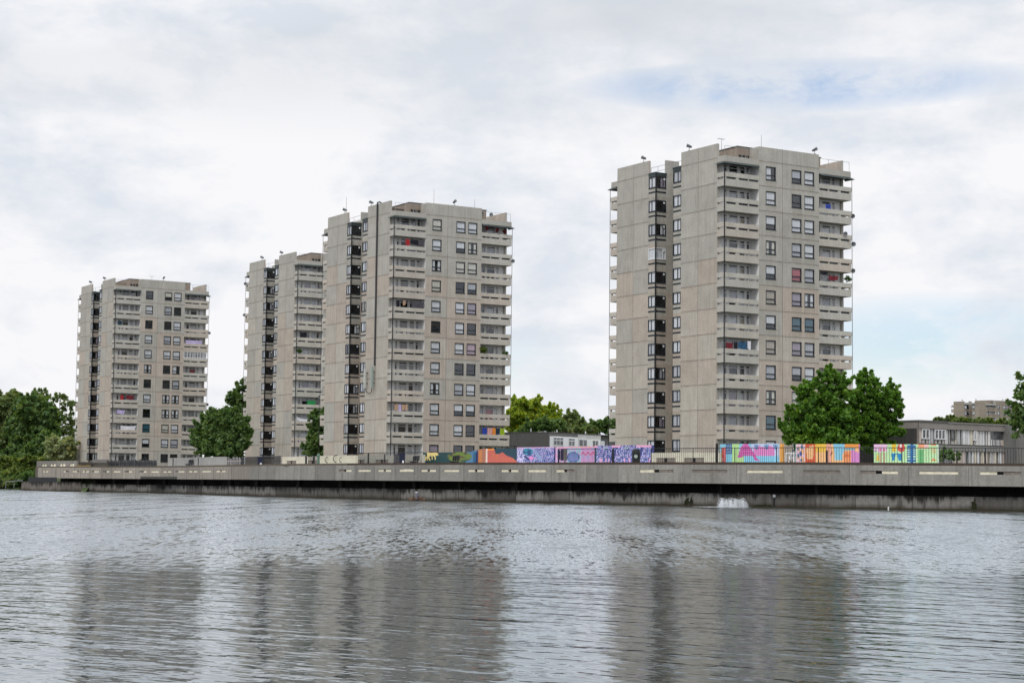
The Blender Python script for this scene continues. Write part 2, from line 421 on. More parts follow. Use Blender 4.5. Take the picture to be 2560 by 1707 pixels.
    # rooms behind the glass
    c = MB()
    c.box((4.9, .95, zlo), (13., 20.4, Z12 - .1)); c.box((.95, 1.85, zlo), (4.89, 8.2, Z12 - .1)); c.box((.95, 13.35, zlo), (4.89, 19.6, Z12 - .1)); c.box((13.01, 1.85, zlo), (17, 8.2, Z12 - .1)); c.box((13.01, 13.35, zlo), (17, 19.6, Z12 - .1))
    c.build('room_core', M['interior'], T)
    r = MB()
    for lo, hi in (((.1, .1, Z12 - .06), (uG - .1, vN - .05, Z12 + .06)), ((ZN - .02, vN - .049, Z12 - .06), (uG - ZN + .02, vC + .049, Z12 + .06)), ((.1, vC + .05, Z12 - .06), (uG - .1, vB - .1, Z12 + .06))): r.box(lo, hi)
    for sg, ux in ((1, 0), (-1, uG)):              # dark hoods over the corner windows
        for va, vb in ((vD + .003, vN + .1), (vC - .1, vA1 - .003)):
            r.box((ux - sg * .12, va, Z12 + .37), (ux + sg * 1.45, vb, Z12 + .47), 1)
            r.box((ux - sg * .06, va + .02, Z12 + .06), (ux + sg * 1.4, vb - .02, Z12 + .369), 1)
    r.build('roof', [M['roof'], M['canopy']], T)
    hs = MB(); hs.box((3.03, 1.62, Z12 + .06), (14.8, 8., ZT + .05), 0, (1, 1, 1)); hs.box((2.95, 1.55, ZT + .05), (14.9, 8.1, ZT + .13), 2)
    for i in range(3): hs.box((3.2 + i * .52, 1.60, 33.2), (3.58 + i * .52, 1.63, 33.55), 1)
    if idx == 2: hs.box((.8, 3.2, Z12 + .06), (3.0, 7.4, Z12 + 1.25)); hs.box((.7, 3.1, Z12 + 1.25), (3.0, 7.5, Z12 + 1.33), 2)
    if idx == 0: hs.box((.9, 3.5, Z12 + .06), (3.0, 7.0, Z12 + 1.5))
    hs.build('lift_house', [M['brickish'], M['frame_dark'], M['roof']], T)
    # canopies over the top balconies and the fascia above them
    for (mx, my) in ((0, 0), (1, 0), (0, 1), (1, 1)):
        X = (lambda u: uG - u) if mx else (lambda u: u); Y = (lambda v: vB - v) if my else (lambda v: v)
        fa = MB()
        fa.box((X(0.02), Y(0.02), Z12 - .1), (X(uB - .004), Y(.22), Z12 + .53), 0, GREY); fa.box((X(0.02), Y(.221), Z12 - .1), (X(.22), Y(vE - .004), Z12 + .53), 0, GREY)
        fa.build('fascia', M['balc'], T)
        cn = MB()
        P = lambda u, v, z: (X(u), Y(v), z)
        for q in ([P(-.28, -.28, 32.02), P(uB - .05, -.28, 32.02), P(uB - .05, .02, 32.24), P(.02, .02, 32.24)], [P(-.28, -.28, 32.02), P(.02, .02, 32.24), P(.02, vE, 32.24), P(-.28, vE, 32.02)]):
            cn.face(q); cn.face([(x, y, z + .05) for x, y, z in q])
            for i in range(4):
                a, b = q[i], q[(i + 1) % 4]; cn.face([a, b, (b[0], b[1], b[2] + .05), (a[0], a[1], a[2] + .05)])
        cn.build('canopy', M['canopy'], T)
        # white render inside the recess
        br = MB()
        wl = Z12 - .1
        rects = BW1 if not mx else BW2
        if not my:
            hol = [((a - .3), (b - .3), k * H + z0, k * H + z1) for k in range(r0, 12) for (a, b, z0, z1, t) in rects if a >= .3]
            if not mx: grid(br, (.3, 1.5, 0), (1, 0, 0), (0, -1, 0), [0, uB - .3], [zlo, wl], hol, lambda a, z: (1, 1, 1), .1)
            else: grid(br, (uF, 1.5, 0), (1, 0, 0), (0, -1, 0), [0, uG - uF - .3], [zlo, wl], [(a_, b_, z0_, z1_) for (a_, b_, z0_, z1_) in [((a), (b), k * H + z0, k * H + z1) for k in range(r0, 12) for (a, b, z0, z1, t) in rects]], lambda a, z: (1, 1, 1), .1)
        else:
            br.face([(X(.3), Y(1.5), zlo), (X(uB), Y(1.5), zlo), (X(uB), Y(1.5), wl), (X(.3), Y(1.5), wl)])
        br.face([(X(uB), Y(0.004), zlo), (X(uB), Y(1.5), zlo), (X(uB), Y(1.5), wl), (X(uB), Y(0.004), wl)])
        br.build('recess_wall', M['white_render'], T)
    # windows
    spec = win_spec or {}
    for k in range(r0, 12):
        for wi, u in enumerate((5.66, 9.28, 11.10)):
            o = inst('window', WIN, T, (u, .0, k * H + 1.12)); inst('pane', PANE, o)
            s = spec.get((k, wi))
            if s is None:
                q = rnd.random()
                kind = 'full' if q < .45 else 'long_blind' if q < .62 else 'blind' if q < .72 else 'drapes' if q < .82 else 'half' if q < .88 else None
                s = (kind, rnd.choices(['white', 'cream', 'grey', 'mauve', 'beige'], [7, 1.4, 1.6, .6, .6])[0]) if kind else (None, None)
            if s[0]:
                cm = curtain(*s); inst(cm.name.split('.')[0], cm, o)
        for d, v in ((1, vC), (-1, vN)):
            fr = 'frame_white' if (white_corner == k and d == 1) else 'frame_dark'
            fm, pm = CWIN[(d, fr)]
            o = inst('corner_window', fm, T, (0, v, k * H + 1.45), 0, 'white framed corner window' if fr == 'frame_white' else None); inst('pane', pm, o)
            if d == 1: inst('fan_vent', VENT, o, (1.12, -.01, 1.0))
            if d == 1:
                q = rnd.random()
                if fr == 'frame_white': inst('curtain', ccurt('full', 'white'), o)
                else:
                    if q < .85: inst('curtain', ccurt('left', 'white' if q < .6 else 'grey'), o)
                    if rnd.random() < .3: inst('curtain', ccurt('right', rnd.choice(['grey', 'white', 'mauve'])), o)
            elif rnd.random() < .85:
                cm = ccurt('left', rnd.choice(['white', 'grey'])); cc = inst('curtain', cm, o); cc.scale = (1, -1, 1)
        for which, u in ((0, 0.), (1, uF)):
            fm, pm = BWM[which]
            o = inst('balcony_window', fm, T, (u, 1.5, k * H)); inst('pane', pm, o)
            cm = bw_curtain(which, rnd.randint(0, 11))
            if cm: inst('curtain', cm, o)
    # dark bands under the corner windows
    for k in range(r0, 12):
        inst('spandrel_band', BAND[0], T, (0, vC, k * H + .87)); inst('spandrel_band', BAND[1], T, (0, vN, k * H + .87))
    # balconies
    MID = tuple((a + b + c) / 3 for a, b, c in zip(GREY, WARM, PINK)); tones = [wob(GREY, rnd, .02), wob(MID, rnd, .03), wob(tuple((a + b) / 2 for a, b in zip(PINK, MID)), rnd, .03), wob(tuple((a + b) / 2 for a, b in zip(GREY, WARM)), rnd, .02)]
    bms = {}
    for k in range(max(1, r0), 12):
        for (mx, my) in ((0, 0), (1, 0), (0, 1), (1, 1)):
            ti = 0 if (k > 9 and rnd.random() < .8) else rnd.choice((0, 1, 2, 3, 3)); inf = rnd.choice((0, 0, 1, 1, 2)) if not my else 0
            key = (mx, my, ti, inf)
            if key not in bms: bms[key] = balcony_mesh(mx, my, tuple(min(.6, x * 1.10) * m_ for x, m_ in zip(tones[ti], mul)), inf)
            inst('balcony', bms[key], T, (uG if mx else 0, vB if my else 0, k * H))
    # pipes, railings, lights
    for (u, v, rr, z1) in ((-.07, -.09, .065, 32.0), (-.09, vC - .09, .085, Z12 + .3), (uG + .06, -.06, .03, 32.0), (-.06, vB + .06, .03, 32.0)):
        p = MB(); p.tube([(u, v, zlo), (u, v, z1)], rr, 8); p.build('drainpipe', M['black'], T)
    rl = MB()
    for za in (33.0, 33.55): rl.tube([(.25, vD + .05, za), (.25, vA1 - .05, za)], .025, 5)
    for vv in (vD + .1, vN, vC, vA1 - .1): rl.tube([(.25, vv, Z12), (.25, vv, 33.55)], .025, 5)
    rl.build('roof_railing', M['metal'], T)
    for (a, b) in (((.15, .15), (uB, .15)), ((uF, .15), (uG - .15, .15))):
        rl = MB(); z = Z12 + .5
        rl.tube([(a[0], a[1], z + 1.1), (b[0], b[1], z + 1.1)], .022, 5)
        for i in range(4): x = a[0] + (b[0] - a[0]) * i / 3; rl.tube([(x, .15, z), (x, .15, z + 1.1)], .022, 5)
        rl.build('roof_railing', M['metal'], T)
    def flood(u, v, az):
        f = MB(); f.tube([(0, 0, 0), (0, 0, .42)], .03, 6)
        cz, sz = math.cos(az), math.sin(az)
        f.tube([(-.28 * cz, -.28 * sz, .42), (.28 * cz, .28 * sz, .62)], [.12, .2], 8); f.box((-.1, -.1, 0), (.1, .1, .05))
        f.build('floodlight', M['dish'], T, (u, v, ZT))
    flood(.12, 19.6 - 4.6, 2.6); flood(.12, 7.0 if idx != 3 else 6.4, 2.7); flood(uF - .5, .12, -1.2) if idx == 3 else flood(9.0, .12, -1.5)
    def mast(u, v, h_, z=ZT, yagi=False):
        a = MB(); a.tube([(0, 0, 0), (0, 0, h_)], [.035, .02], 5)
        if yagi:
            a.tube([(-.5, 0, h_ * .95), (.5, .2, h_ * .95)], .018, 4)
            for i in range(5): a.tube([(-.4 + .2 * i, -.25, h_ * .95), (-.4 + .2 * i, .3, h_ * .95)], .012, 4)
        a.build('antenna', M['metal'], T, (u, v, z))
    if idx == 3: mast(8.3, 4., 2.3); mast(2.4, 3.6, 1.4, ZT - .2, True)
    elif idx == 2: mast(8.0, 4., 2.6); mast(.12, 14.6, 2.2); mast(15.5, 6., 2.2)
    elif idx == 0: mast(8.5, 5., 1.2, ZT + .1, True)
    def dish(u, v, z, r_=.26, az=-.6):
        d = MB(); n = 14; rings = []
        for j in range(4):
            q = j / 3; rings.append([(r_ * q * math.cos(2 * math.pi * i / n), -.12 * q * q, r_ * q * math.sin(2 * math.pi * i / n)) for i in range(n)])
        for j in range(3):
            for i in range(n): d.face([rings[j][i], rings[j][(i + 1) % n], rings[j + 1][(i + 1) % n], rings[j + 1][i]])
        d.tube([(0, 0, 0), (0, .2, -.1), (-.25, .3, -.15)], .03, 5); d.tube([(0, -.04, -r_ * .9), (0, -.4, -.05)], .015, 4); d.box((-.05, -.46, -.08), (.05, -.38, .0))
        d.build('satellite_dish', M['dish'], T, (u, v, z), az)
    for q in {3: [(18.3, .1, 10 * H + .95), (18.3, .1, 9 * H + .5), (18.3, .1, 8 * H + .2), (16.9, -.2, 9 * H + 1.5)],
              2: [(18.1, -.1, 10 * H + .6), (14., 1.2, ZT - .6), (15.8, 2., ZT - .4)], 0: [(18.2, 0, 9 * H + .9), (18.2, 0, 4 * H + 1.1)], 1: [(-.3, vB - .3, 11 * H + 1.2), (-.3, vB - .3, 9 * H + 1.2), (4.2, -.25, 4 * H)]}.get(idx, []):
        dish(*q, az=random.uniform(-1.2, .2))
    if idx == 2:       # conduit and phone-mast panels down the side of the tower
        p = MB(); p.box((-.17, 4.66, 12.9), (-.01, 4.90, ZT)); p.tube([(-.12, 4.78, ZT), (-.12, 4.78, ZT + .12), (.1, 4.6, ZT + .25), (.3, 4.4, ZT + .1)], .1, 8)
        p.build('cable_conduit', M['conduit'], T)
        p = MB(); p.box((-.55, 4.72, 9.95), (-.25, 5.08, 12.75)); p.box((-.25, 4.82, 10.6), (-.02, 4.94, 10.7), 1); p.box((-.25, 4.82, 12.0), (-.02, 4.94, 12.1), 1); p.build('phone_antenna', [M['antenna_g'], M['black']], T)
        p = MB(); p.box((-.55, 6.75, 10.0), (-.3, 7.0, 12.6)); p.box((-.3, 6.85, 10.6), (-.02, 6.95, 10.7), 1); p.box((-.3, 6.85, 12.0), (-.02, 6.95, 12.1), 1); p.build('phone_antenna', [M['antenna'], M['black']], T)
        p = MB(); p.tube([(-.4, 6.85, 10.0), (-.3, 6.6, 9.5), (-.3, 5.8, 9.25), (-.35, 5.1, 9.4), (-.4, 4.9, 9.95)], .05, 6); p.build('cable', M['black'], T)
    return T

TW = [(-71.856, 323.442, 2.514), (-34.822, 289.157, 3.246), (-15.487, 231.570, 2.674), (22.482, 189.523, 2.578)]
PSI = .5463
TG = 'concrete apartment towers along the lakeside promenade'
TL = ['farthest concrete tower standing alone at the left beside the wood',
      'concrete tower half hidden behind the tower with the dark cable conduit',
      'concrete tower with a dark cable conduit and antennas down its side',
      'nearest and largest concrete tower with a green tree at its foot']
spec3 = {(11, 0): ('half', 'white'), (11, 1): ('blind', 'grey'), (11, 2): ('long_blind', 'white'), (10, 0): ('long_blind', 'white'), (10, 1): (None, None), (10, 2): ('long_blind', 'white'),
         (9, 0): ('blind', 'white'), (9, 1): ('long_blind', 'white'), (9, 2): ('long_blind', 'white'), (8, 1): ('full', 'grey'), (7, 1): ('full', 'red'), (7, 2): ('full', 'grey'),
         (6, 1): ('full', 'mauve'), (6, 2): ('drapes', 'white'), (5, 1): ('full', 'teal'), (5, 2): ('full', 'teal'), (5, 0): ('blind', 'white'), (4, 0): ('long_blind', 'beige'), (4, 1): ('full', 'mauve'), (4, 2): ('full', 'grey'), (3, 1): ('blind', 'grey'), (3, 2): ('long_blind', 'white'), (2, 0): ('drapes', 'cream'), (1, 0): ('full', 'teal')}
spec2 = {(11, 0): ('full', 'cream'), (11, 1): ('full', 'white'), (11, 2): ('full', 'white'), (9, 0): ('drapes', 'white'), (8, 1): (None, None), (8, 2): ('blind', 'grey'), (8, 0): ('long_blind', 'cream'), (6, 1): ('full', 'white'), (5, 2): ('full', 'rose'), (5, 1): ('full', 'white'),
         (2, 1): ('blind', 'white'), (2, 2): ('blind', 'white'), (1, 0): ('long_blind', 'white'), (0, 0): ('full', 'mauve'), (0, 1): (None, None), (0, 2): (None, None), (3, 0): ('drapes', 'white')}
spec0 = {(5, 0): (None, None), (5, 1): (None, None), (4, 1): ('drapes', 'white'), (4, 2): ('drapes', 'white'), (3, 0): (None, None), (2, 0): ('full', 'teal'), (0, 0): (None, None), (0, 1): (None, None), (9, 1): (None, None), (11, 0): (None, None)}
towers = []
for i, (x, y, z) in enumerate(TW):
    towers.append(make_tower(i, (x, y, z + E), PSI, TL[i], TG, (2, 3, 3, 4)[i], white_corner=8 if i == 3 else None, win_spec={3: spec3, 2: spec2, 0: spec0}.get(i)))
# the fifth tower of the same kind, far off at the right behind the low houses
p5 = at(2471, 1075, 770)
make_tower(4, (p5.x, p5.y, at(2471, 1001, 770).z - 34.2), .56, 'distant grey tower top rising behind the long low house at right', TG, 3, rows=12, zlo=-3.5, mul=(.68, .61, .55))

def tp(i, u, v, z):               # tower-local to world
    c, s = math.cos(PSI), math.sin(PSI); x, y, zz = TW[i]
    return Vector((x + u * c - v * s, y + u * s + v * c, zz + E + z))

# ------------------------------------------------------------------ washing, plants and things kept on the balconies
def cloth_mat(name, col): return plain(name, col, .95, .18, 5)
CL = {k: cloth_mat('cloth_' + k, v) for k, v in dict(blue=(.03, .06, .33), pink=(.62, .34, .33), orange=(.75, .26, .04), navy=(.015, .04, .07), lime=(.30, .42, .02), red=(.36, .025, .03), charcoal=(.075, .07, .08), black=(.012, .012, .018), white=(.72, .71, .76), lilac=(.50, .42, .66), green=(.02, .25, .07), purple=(.16, .05, .14), tan=(.45, .30, .20), denim=(.03, .09, .17), maroon=(.16, .02, .03)).items()}
def cloth(i, u, k, w_, h_, col, label, cat='laundry', v=.05, top=2.35, sag=.05, group=None, name='hanging_cloth'):
    rnd = random.Random(int(u * 100) + k * 7 + i); mb = MB(); nx, nz = 8, 6
    P = []
    for a in range(nz + 1):
        row = []
        for b in range(nx + 1):
            s_, t_ = b / nx, a / nz
            row.append((s_ * w_ * (1 - .08 * t_), .05 * math.sin(s_ * 9 + i) * t_ + rnd.uniform(-.01, .01), -h_ * t_ * (1 + .08 * math.sin(s_ * 5 + k)) - sag * math.sin(math.pi * s_)))
        P.append(row)
    for a in range(nz):
        for b in range(nx): mb.face([P[a][b], P[a][b + 1], P[a + 1][b + 1], P[a + 1][b]])
    o = mb.build(name, CL[col], None, tp(i, u, v, k * H + top), PSI); tag(o, label, cat, group)
G5 = 'five coloured towels drying on one balcony'
for u, w_, h_, c_, l_ in ((13.7, .72, .95, 'blue', 'blue towel, leftmost of five drying on the lowest balcony'), (14.5, .72, .9, 'pink', 'pale pink towel drying beside the blue one on the lowest balcony'), (15.25, .5, .95, 'orange', 'orange towel drying in the middle of the five towels'), (15.8, .6, .85, 'navy', 'dark teal towel drying between the orange and lime towels'), (16.45, .72, 1.0, 'lime', 'lime green towel, rightmost of five on the lowest balcony')):
    cloth(2, u, 1, w_, h_, c_, l_, 'towel', group=G5, name='towel')
cloth(2, 1.75, 10, .6, .85, 'red', 'bright red cloth hanging on the second balcony from the top of the conduit tower')
cloth(2, 2.4, 10, 1.2, .62, 'black', 'black clothes hanging right of the red cloth on the same balcony')
cloth(2, 3.65, 10, .85, .8, 'charcoal', 'charcoal grey clothes at the right end of the line with the red cloth')
cloth(2, .5, 7, .5, .9, 'black', 'dark cloth at the left end of the curtained balcony of the conduit tower')
cloth(2, 1.5, 7, .35, .6, 'tan', 'small tan garment hanging above the dark curtained balcony')
cloth(2, 2.75, 7, 1.9, 1.05, 'charcoal', 'wide dark grey curtain screening a balcony of the conduit tower', 'balcony curtain')
cloth(2, .55, 2, .5, .8, 'tan', 'tan cloth left of the lilac cloth on a low balcony', v=.12)
cloth(2, 1.1, 2, .42, .9, 'lilac', 'pale lilac cloth hanging between two tan cloths', v=.12)
cloth(2, 1.6, 2, .85, .75, 'tan', 'wide tan cloth right of the lilac cloth on a low balcony', v=.12)
cloth(3, .3, 4, .9, .7, 'maroon', 'dark red clothes low on a left balcony of the nearest tower', top=2.1)
cloth(3, 1.35, 4, .5, .8, 'black', 'black garment beside the dark blue washing on the nearest tower', top=2.2)
cloth(3, 1.9, 4, 1.25, .75, 'denim', 'dark blue washing on a left balcony of the nearest tower', top=2.25)
cloth(3, 3.2, 4, .45, .9, 'white', 'white cloth at the right end of the dark blue washing', top=2.4)
cloth(3, 14.2, 10, .75, .55, 'blue', 'bright blue cloth over a right hand balcony near the top of the nearest tower', top=2.0)
cloth(3, 14.6, 7, 1.4, .5, 'maroon', 'dark red washing hung along a right hand balcony of the nearest tower', top=2.15)
cloth(3, 13.4, 7, 1.1, .3, 'black', 'row of dark socks hung at the top of a right hand balcony', top=2.55)
cloth(1, .3, 2, 3.1, .5, 'white', 'long white sheet sagging along a balcony of the half hidden tower', top=2.1, sag=.35, name='sheet')
cloth(1, 2.1, 3, 1.5, .75, 'green', 'green cloth hung on a balcony above the long white sheet', top=2.1)
cloth(1, .6, 7, 1.2, .9, 'black', 'black washing hung on an upper balcony of the half hidden tower')
cloth(0, 1.6, 2, 2.9, .75, 'white', 'wide white sheet hung on a low balcony of the farthest tower', top=2.2, sag=.1, name='sheet')
cloth(0, 1.4, 4, .6, .85, 'red', 'red cloth hung on a balcony of the farthest tower', top=2.3)
cloth(0, 2.5, 4, 1.4, .7, 'maroon', 'dark maroon clothes right of the red cloth on the farthest tower', top=2.3)
cloth(0, .8, 3, 1.5, .7, 'lilac', 'faded lilac clothes on the balcony below the red cloth', top=2.3)
cloth(0, 13.6, 8, 3.2, .75, 'lilac', 'lilac sheets hung along a right hand balcony of the farthest tower', top=2.1, name='sheet')
cloth(0, .5, 9, .0 + .8, .7, 'navy', 'dark cloth at the left end of an upper balcony of the farthest tower', top=2.2)

# white glazing closing in one balcony of the farthest tower
gl = MB(); x0_, x1_ = uF + .02, uG
for a in np.linspace(x0_, x1_ - .06, 8): gl.box((a, -.02, 0), (a + .06, .06, 1.2))
gl.box((x0_, -.025, 0), (x1_, .065, .08)); gl.box((x0_, -.025, 1.12), (x1_, .065, 1.2)); gl.box((x0_, -.022, .8), (x1_, .05, .86))
o = gl.build('balcony_glazing', M['frame_white'], towers[0], (0, 0, 7 * H + 1.44), 0, 'white glazing closing in a balcony')
pn = MB(); pn.face([(x0_, .02, .08), (x1_, .02, .08), (x1_, .02, 1.12), (x0_, .02, 1.12)]); pn.build('pane', M['glass'], o)
cu = MB()
for a in np.linspace(x0_ + .1, x1_ - .5, 9): cu.face([(a, .2, .05), (a + .34, .2, .05), (a + .34, .2, 1.1), (a, .2, 1.1)])
cu.build('curtain', CURT['white'], o)

# ------------------------------------------------------------------ foliage
def leaves(rng, centers, radii, per, size, flat=.35):
    """leaf quads scattered in clumps; returns verts, tones"""
    V, Tn = [], []
    n = len(centers)
    C = np.repeat(centers, per, 0); R = np.repeat(radii, per)
    bright = np.repeat(rng.uniform(0, 1, n), per); yel = np.repeat(rng.uniform(0, 1, n) ** 3, per)
    d = rng.normal(size=C.shape); d /= np.linalg.norm(d, axis=1)[:, None]
    P = C + d * (R * rng.uniform(.15, 1, len(R)) ** .6)[:, None] * np.array([1, 1, .8])
    nrm = d * .6 + rng.normal(size=d.shape) * .7 + np.array([0, 0, .45]); nrm /= np.linalg.norm(nrm, axis=1)[:, None]
    a = np.cross(nrm, rng.normal(size=d.shape)); a /= np.linalg.norm(a, axis=1)[:, None]; b = np.cross(nrm, a)
    s = size * rng.uniform(.6, 1.35, len(R))
    q = np.stack([P + a * s[:, None], P + b * (s * .55)[:, None], P - a * s[:, None], P - b * (s * .55)[:, None]], 1)
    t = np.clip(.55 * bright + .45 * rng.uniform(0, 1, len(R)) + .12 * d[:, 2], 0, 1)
    return q.reshape(-1, 3), np.stack([t, np.clip(yel * .6, 0, 1), np.zeros_like(t)], 1)
def leaf_mesh(name, q, t, mat):
    n = len(q) // 4; me = bpy.data.meshes.new(name)
    me.vertices.add(len(q)); me.vertices.foreach_set('co', q.astype(np.float32).ravel())
    me.loops.add(4 * n); me.loops.foreach_set('vertex_index', np.arange(4 * n, dtype=np.int32))
    me.polygons.add(n); me.polygons.foreach_set('loop_start', np.arange(0, 4 * n, 4, dtype=np.int32)); me.polygons.foreach_set('loop_total', np.full(n, 4, np.int32))
    me.materials.append(mat)
    at_ = me.color_attributes.new('tone', 'FLOAT_COLOR', 'CORNER')
    at_.data.foreach_set('color', np.repeat(np.concatenate([t, np.ones((n, 1))], 1), 4, 0).astype(np.float32).ravel())
    me.update(); me.validate(); return me
def tree(name, label, base, lobes, mat, seed, leaf=.3, dens=1.0, trunk=.3, group=None, cat='tree', clump=.25, per=26, limb=True, gap=0.0, sprig=1.0):
    """lobes: (x,y,z,rx,rz) relative to the base"""
    rng = np.random.default_rng(seed)
    T = empty(name, base); tag(T, label, cat, group)
    tr = MB(); top = max(l[2] for l in lobes); cx = sum(l[0] for l in lobes) / len(lobes)
    if limb:
        tr.tube([(0, 0, -.4), (cx * .05, .05, top * .25), (cx * .3, 0, top * .55), (cx * .6, 0, top * .8)], [trunk * 1.25, trunk, trunk * .75, trunk * .35], 9)
    cs, rs = [], []
    for (x, y, z, rx, rz) in lobes:
        if limb:
            f = rng.uniform(.3, .55); p0 = Vector((cx * f * .5, 0, top * f)); p2 = Vector((x, y, z)); p1 = p0.lerp(p2, .5) + Vector((0, 0, -.12 * rx))
            tr.tube([p0, p1, p2], [trunk * .5, trunk * .32, trunk * .14], 6)
            for _ in range(4):
                e = p2 + Vector(rng.uniform(-1, 1, 3)) * rx * .55; tr.tube([p1.lerp(p2, rng.uniform(.3, 1)), e], [trunk * .14, .02], 4, cap=False)
        n = max(8, int(dens * 21 * rx * rz * (1 - gap)))
        d = rng.normal(size=(n, 3)); d /= np.linalg.norm(d, axis=1)[:, None]
        rad = rng.uniform(.35, 1.0, n) ** .5
        wig = 1 + .26 * np.sin(d[:, 0] * 5 + seed) * np.cos(d[:, 2] * 4 + x) + rng.uniform(-.2, .24, n)
        c = np.array([x, y, z]) + d * rad[:, None] * wig[:, None] * np.array([rx, rx, rz]) * .92
        cs.append(c); rs.append(rng.uniform(.6, 1.3, n) * clump * min(rx, 2.6))
    for (x, y, z, rx, rz) in lobes:                  # sprays of small twigs that break the outline
        for _ in range(int(sprig * (rx + rz) * 2.2)):
            d = rng.normal(size=3); d[2] = abs(d[2]) * .9 - .15; d /= np.linalg.norm(d); p = np.array([x, y, z]) + d * np.array([rx, rx, rz]) * .88
            up = d + np.array([0, 0, .5]); up /= np.linalg.norm(up); L = rng.uniform(.25, .6) * min(rx, 2.2)
            for f in (.2, .5, .8, 1.05):
                cs.append((p + up * L * f + rng.normal(size=3) * .06)[None]); rs.append(np.array([clump * min(rx, 2.6) * (.8 - .5 * f)]))
    q, t = leaves(rng, np.concatenate(cs), np.concatenate(rs), per, leaf)
    if limb: tr.build('trunk', M['bark'], T)
    inst('crown', leaf_mesh('crown', q, t, LEAF[mat]), T)
    return T
def blob(px, py, Y, base, w, h):   # a lobe given by where it shows and its pixel radii
    p = at(px, py, Y); k = Y / FPX
    return (p.x - base[0], random.uniform(-.6, .6) * w * k * .5, p.z - base[2], w * k, h * k)
def tree_px(name, label, bx, Y, lobes, mat, seed, gz=2.7, **kw):
    b = at(bx, 1150, Y); b.z = gz
    return tree(name, label, b, [blob(px, py, Y, b, w, h) for (px, py, w, h) in lobes], mat, seed, **kw)

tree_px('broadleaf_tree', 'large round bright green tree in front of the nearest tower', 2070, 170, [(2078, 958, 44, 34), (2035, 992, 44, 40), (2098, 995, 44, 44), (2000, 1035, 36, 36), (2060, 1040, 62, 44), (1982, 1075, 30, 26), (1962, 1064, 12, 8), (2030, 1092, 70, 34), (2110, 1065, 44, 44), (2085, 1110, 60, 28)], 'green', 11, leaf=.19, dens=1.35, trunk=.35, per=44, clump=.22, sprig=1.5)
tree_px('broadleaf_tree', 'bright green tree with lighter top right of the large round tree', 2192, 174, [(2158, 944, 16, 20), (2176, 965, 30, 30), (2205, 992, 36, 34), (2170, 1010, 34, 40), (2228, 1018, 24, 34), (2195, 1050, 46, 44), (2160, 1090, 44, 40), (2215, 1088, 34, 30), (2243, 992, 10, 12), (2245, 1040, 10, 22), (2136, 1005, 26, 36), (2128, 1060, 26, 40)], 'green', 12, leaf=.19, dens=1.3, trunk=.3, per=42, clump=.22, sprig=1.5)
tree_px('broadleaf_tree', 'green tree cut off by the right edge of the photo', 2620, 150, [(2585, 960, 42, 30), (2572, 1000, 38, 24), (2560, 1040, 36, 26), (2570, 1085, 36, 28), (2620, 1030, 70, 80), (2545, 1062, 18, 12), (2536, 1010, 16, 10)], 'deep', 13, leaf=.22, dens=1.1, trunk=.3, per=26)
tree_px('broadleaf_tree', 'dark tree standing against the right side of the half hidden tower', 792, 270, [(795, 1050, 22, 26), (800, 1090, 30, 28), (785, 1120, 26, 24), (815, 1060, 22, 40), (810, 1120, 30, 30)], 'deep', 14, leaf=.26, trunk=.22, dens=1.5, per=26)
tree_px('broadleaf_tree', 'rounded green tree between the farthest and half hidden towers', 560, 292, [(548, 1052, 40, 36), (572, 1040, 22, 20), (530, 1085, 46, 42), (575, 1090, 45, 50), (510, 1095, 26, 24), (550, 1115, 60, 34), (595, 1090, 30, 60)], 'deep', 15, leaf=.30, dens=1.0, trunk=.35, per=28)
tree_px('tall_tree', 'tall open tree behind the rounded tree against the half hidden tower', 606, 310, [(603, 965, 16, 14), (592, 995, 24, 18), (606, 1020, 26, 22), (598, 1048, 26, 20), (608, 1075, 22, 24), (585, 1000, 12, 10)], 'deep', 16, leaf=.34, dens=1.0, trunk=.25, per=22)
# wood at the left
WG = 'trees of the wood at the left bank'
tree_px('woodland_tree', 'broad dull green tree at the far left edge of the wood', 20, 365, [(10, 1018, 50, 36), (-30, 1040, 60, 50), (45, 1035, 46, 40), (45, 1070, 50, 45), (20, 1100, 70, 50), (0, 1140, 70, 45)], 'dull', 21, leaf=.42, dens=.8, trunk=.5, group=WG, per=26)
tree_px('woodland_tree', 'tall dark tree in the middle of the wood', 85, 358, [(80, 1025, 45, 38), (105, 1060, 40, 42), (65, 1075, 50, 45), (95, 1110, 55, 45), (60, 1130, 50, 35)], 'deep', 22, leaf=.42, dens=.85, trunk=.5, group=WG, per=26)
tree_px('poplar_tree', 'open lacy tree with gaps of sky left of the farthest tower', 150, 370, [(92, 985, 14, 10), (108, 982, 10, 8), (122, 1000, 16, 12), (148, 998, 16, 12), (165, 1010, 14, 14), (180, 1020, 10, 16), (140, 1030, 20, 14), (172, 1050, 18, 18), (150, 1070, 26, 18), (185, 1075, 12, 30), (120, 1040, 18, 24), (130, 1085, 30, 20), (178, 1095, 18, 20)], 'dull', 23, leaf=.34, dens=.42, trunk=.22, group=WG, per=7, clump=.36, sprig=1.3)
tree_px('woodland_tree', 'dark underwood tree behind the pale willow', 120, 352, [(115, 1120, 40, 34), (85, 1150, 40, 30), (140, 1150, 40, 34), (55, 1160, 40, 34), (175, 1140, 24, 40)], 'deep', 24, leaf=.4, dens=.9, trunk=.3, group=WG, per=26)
tree_px('willow_tree', 'pale silvery willow beside the foot of the farthest tower', 155, 338, [(150, 1115, 28, 18), (125, 1110, 14, 12), (172, 1115, 20, 20), (155, 1135, 32, 18), (170, 1138, 22, 14)], 'willow', 25, leaf=.32, dens=1.3, trunk=.25, group=WG, per=30)
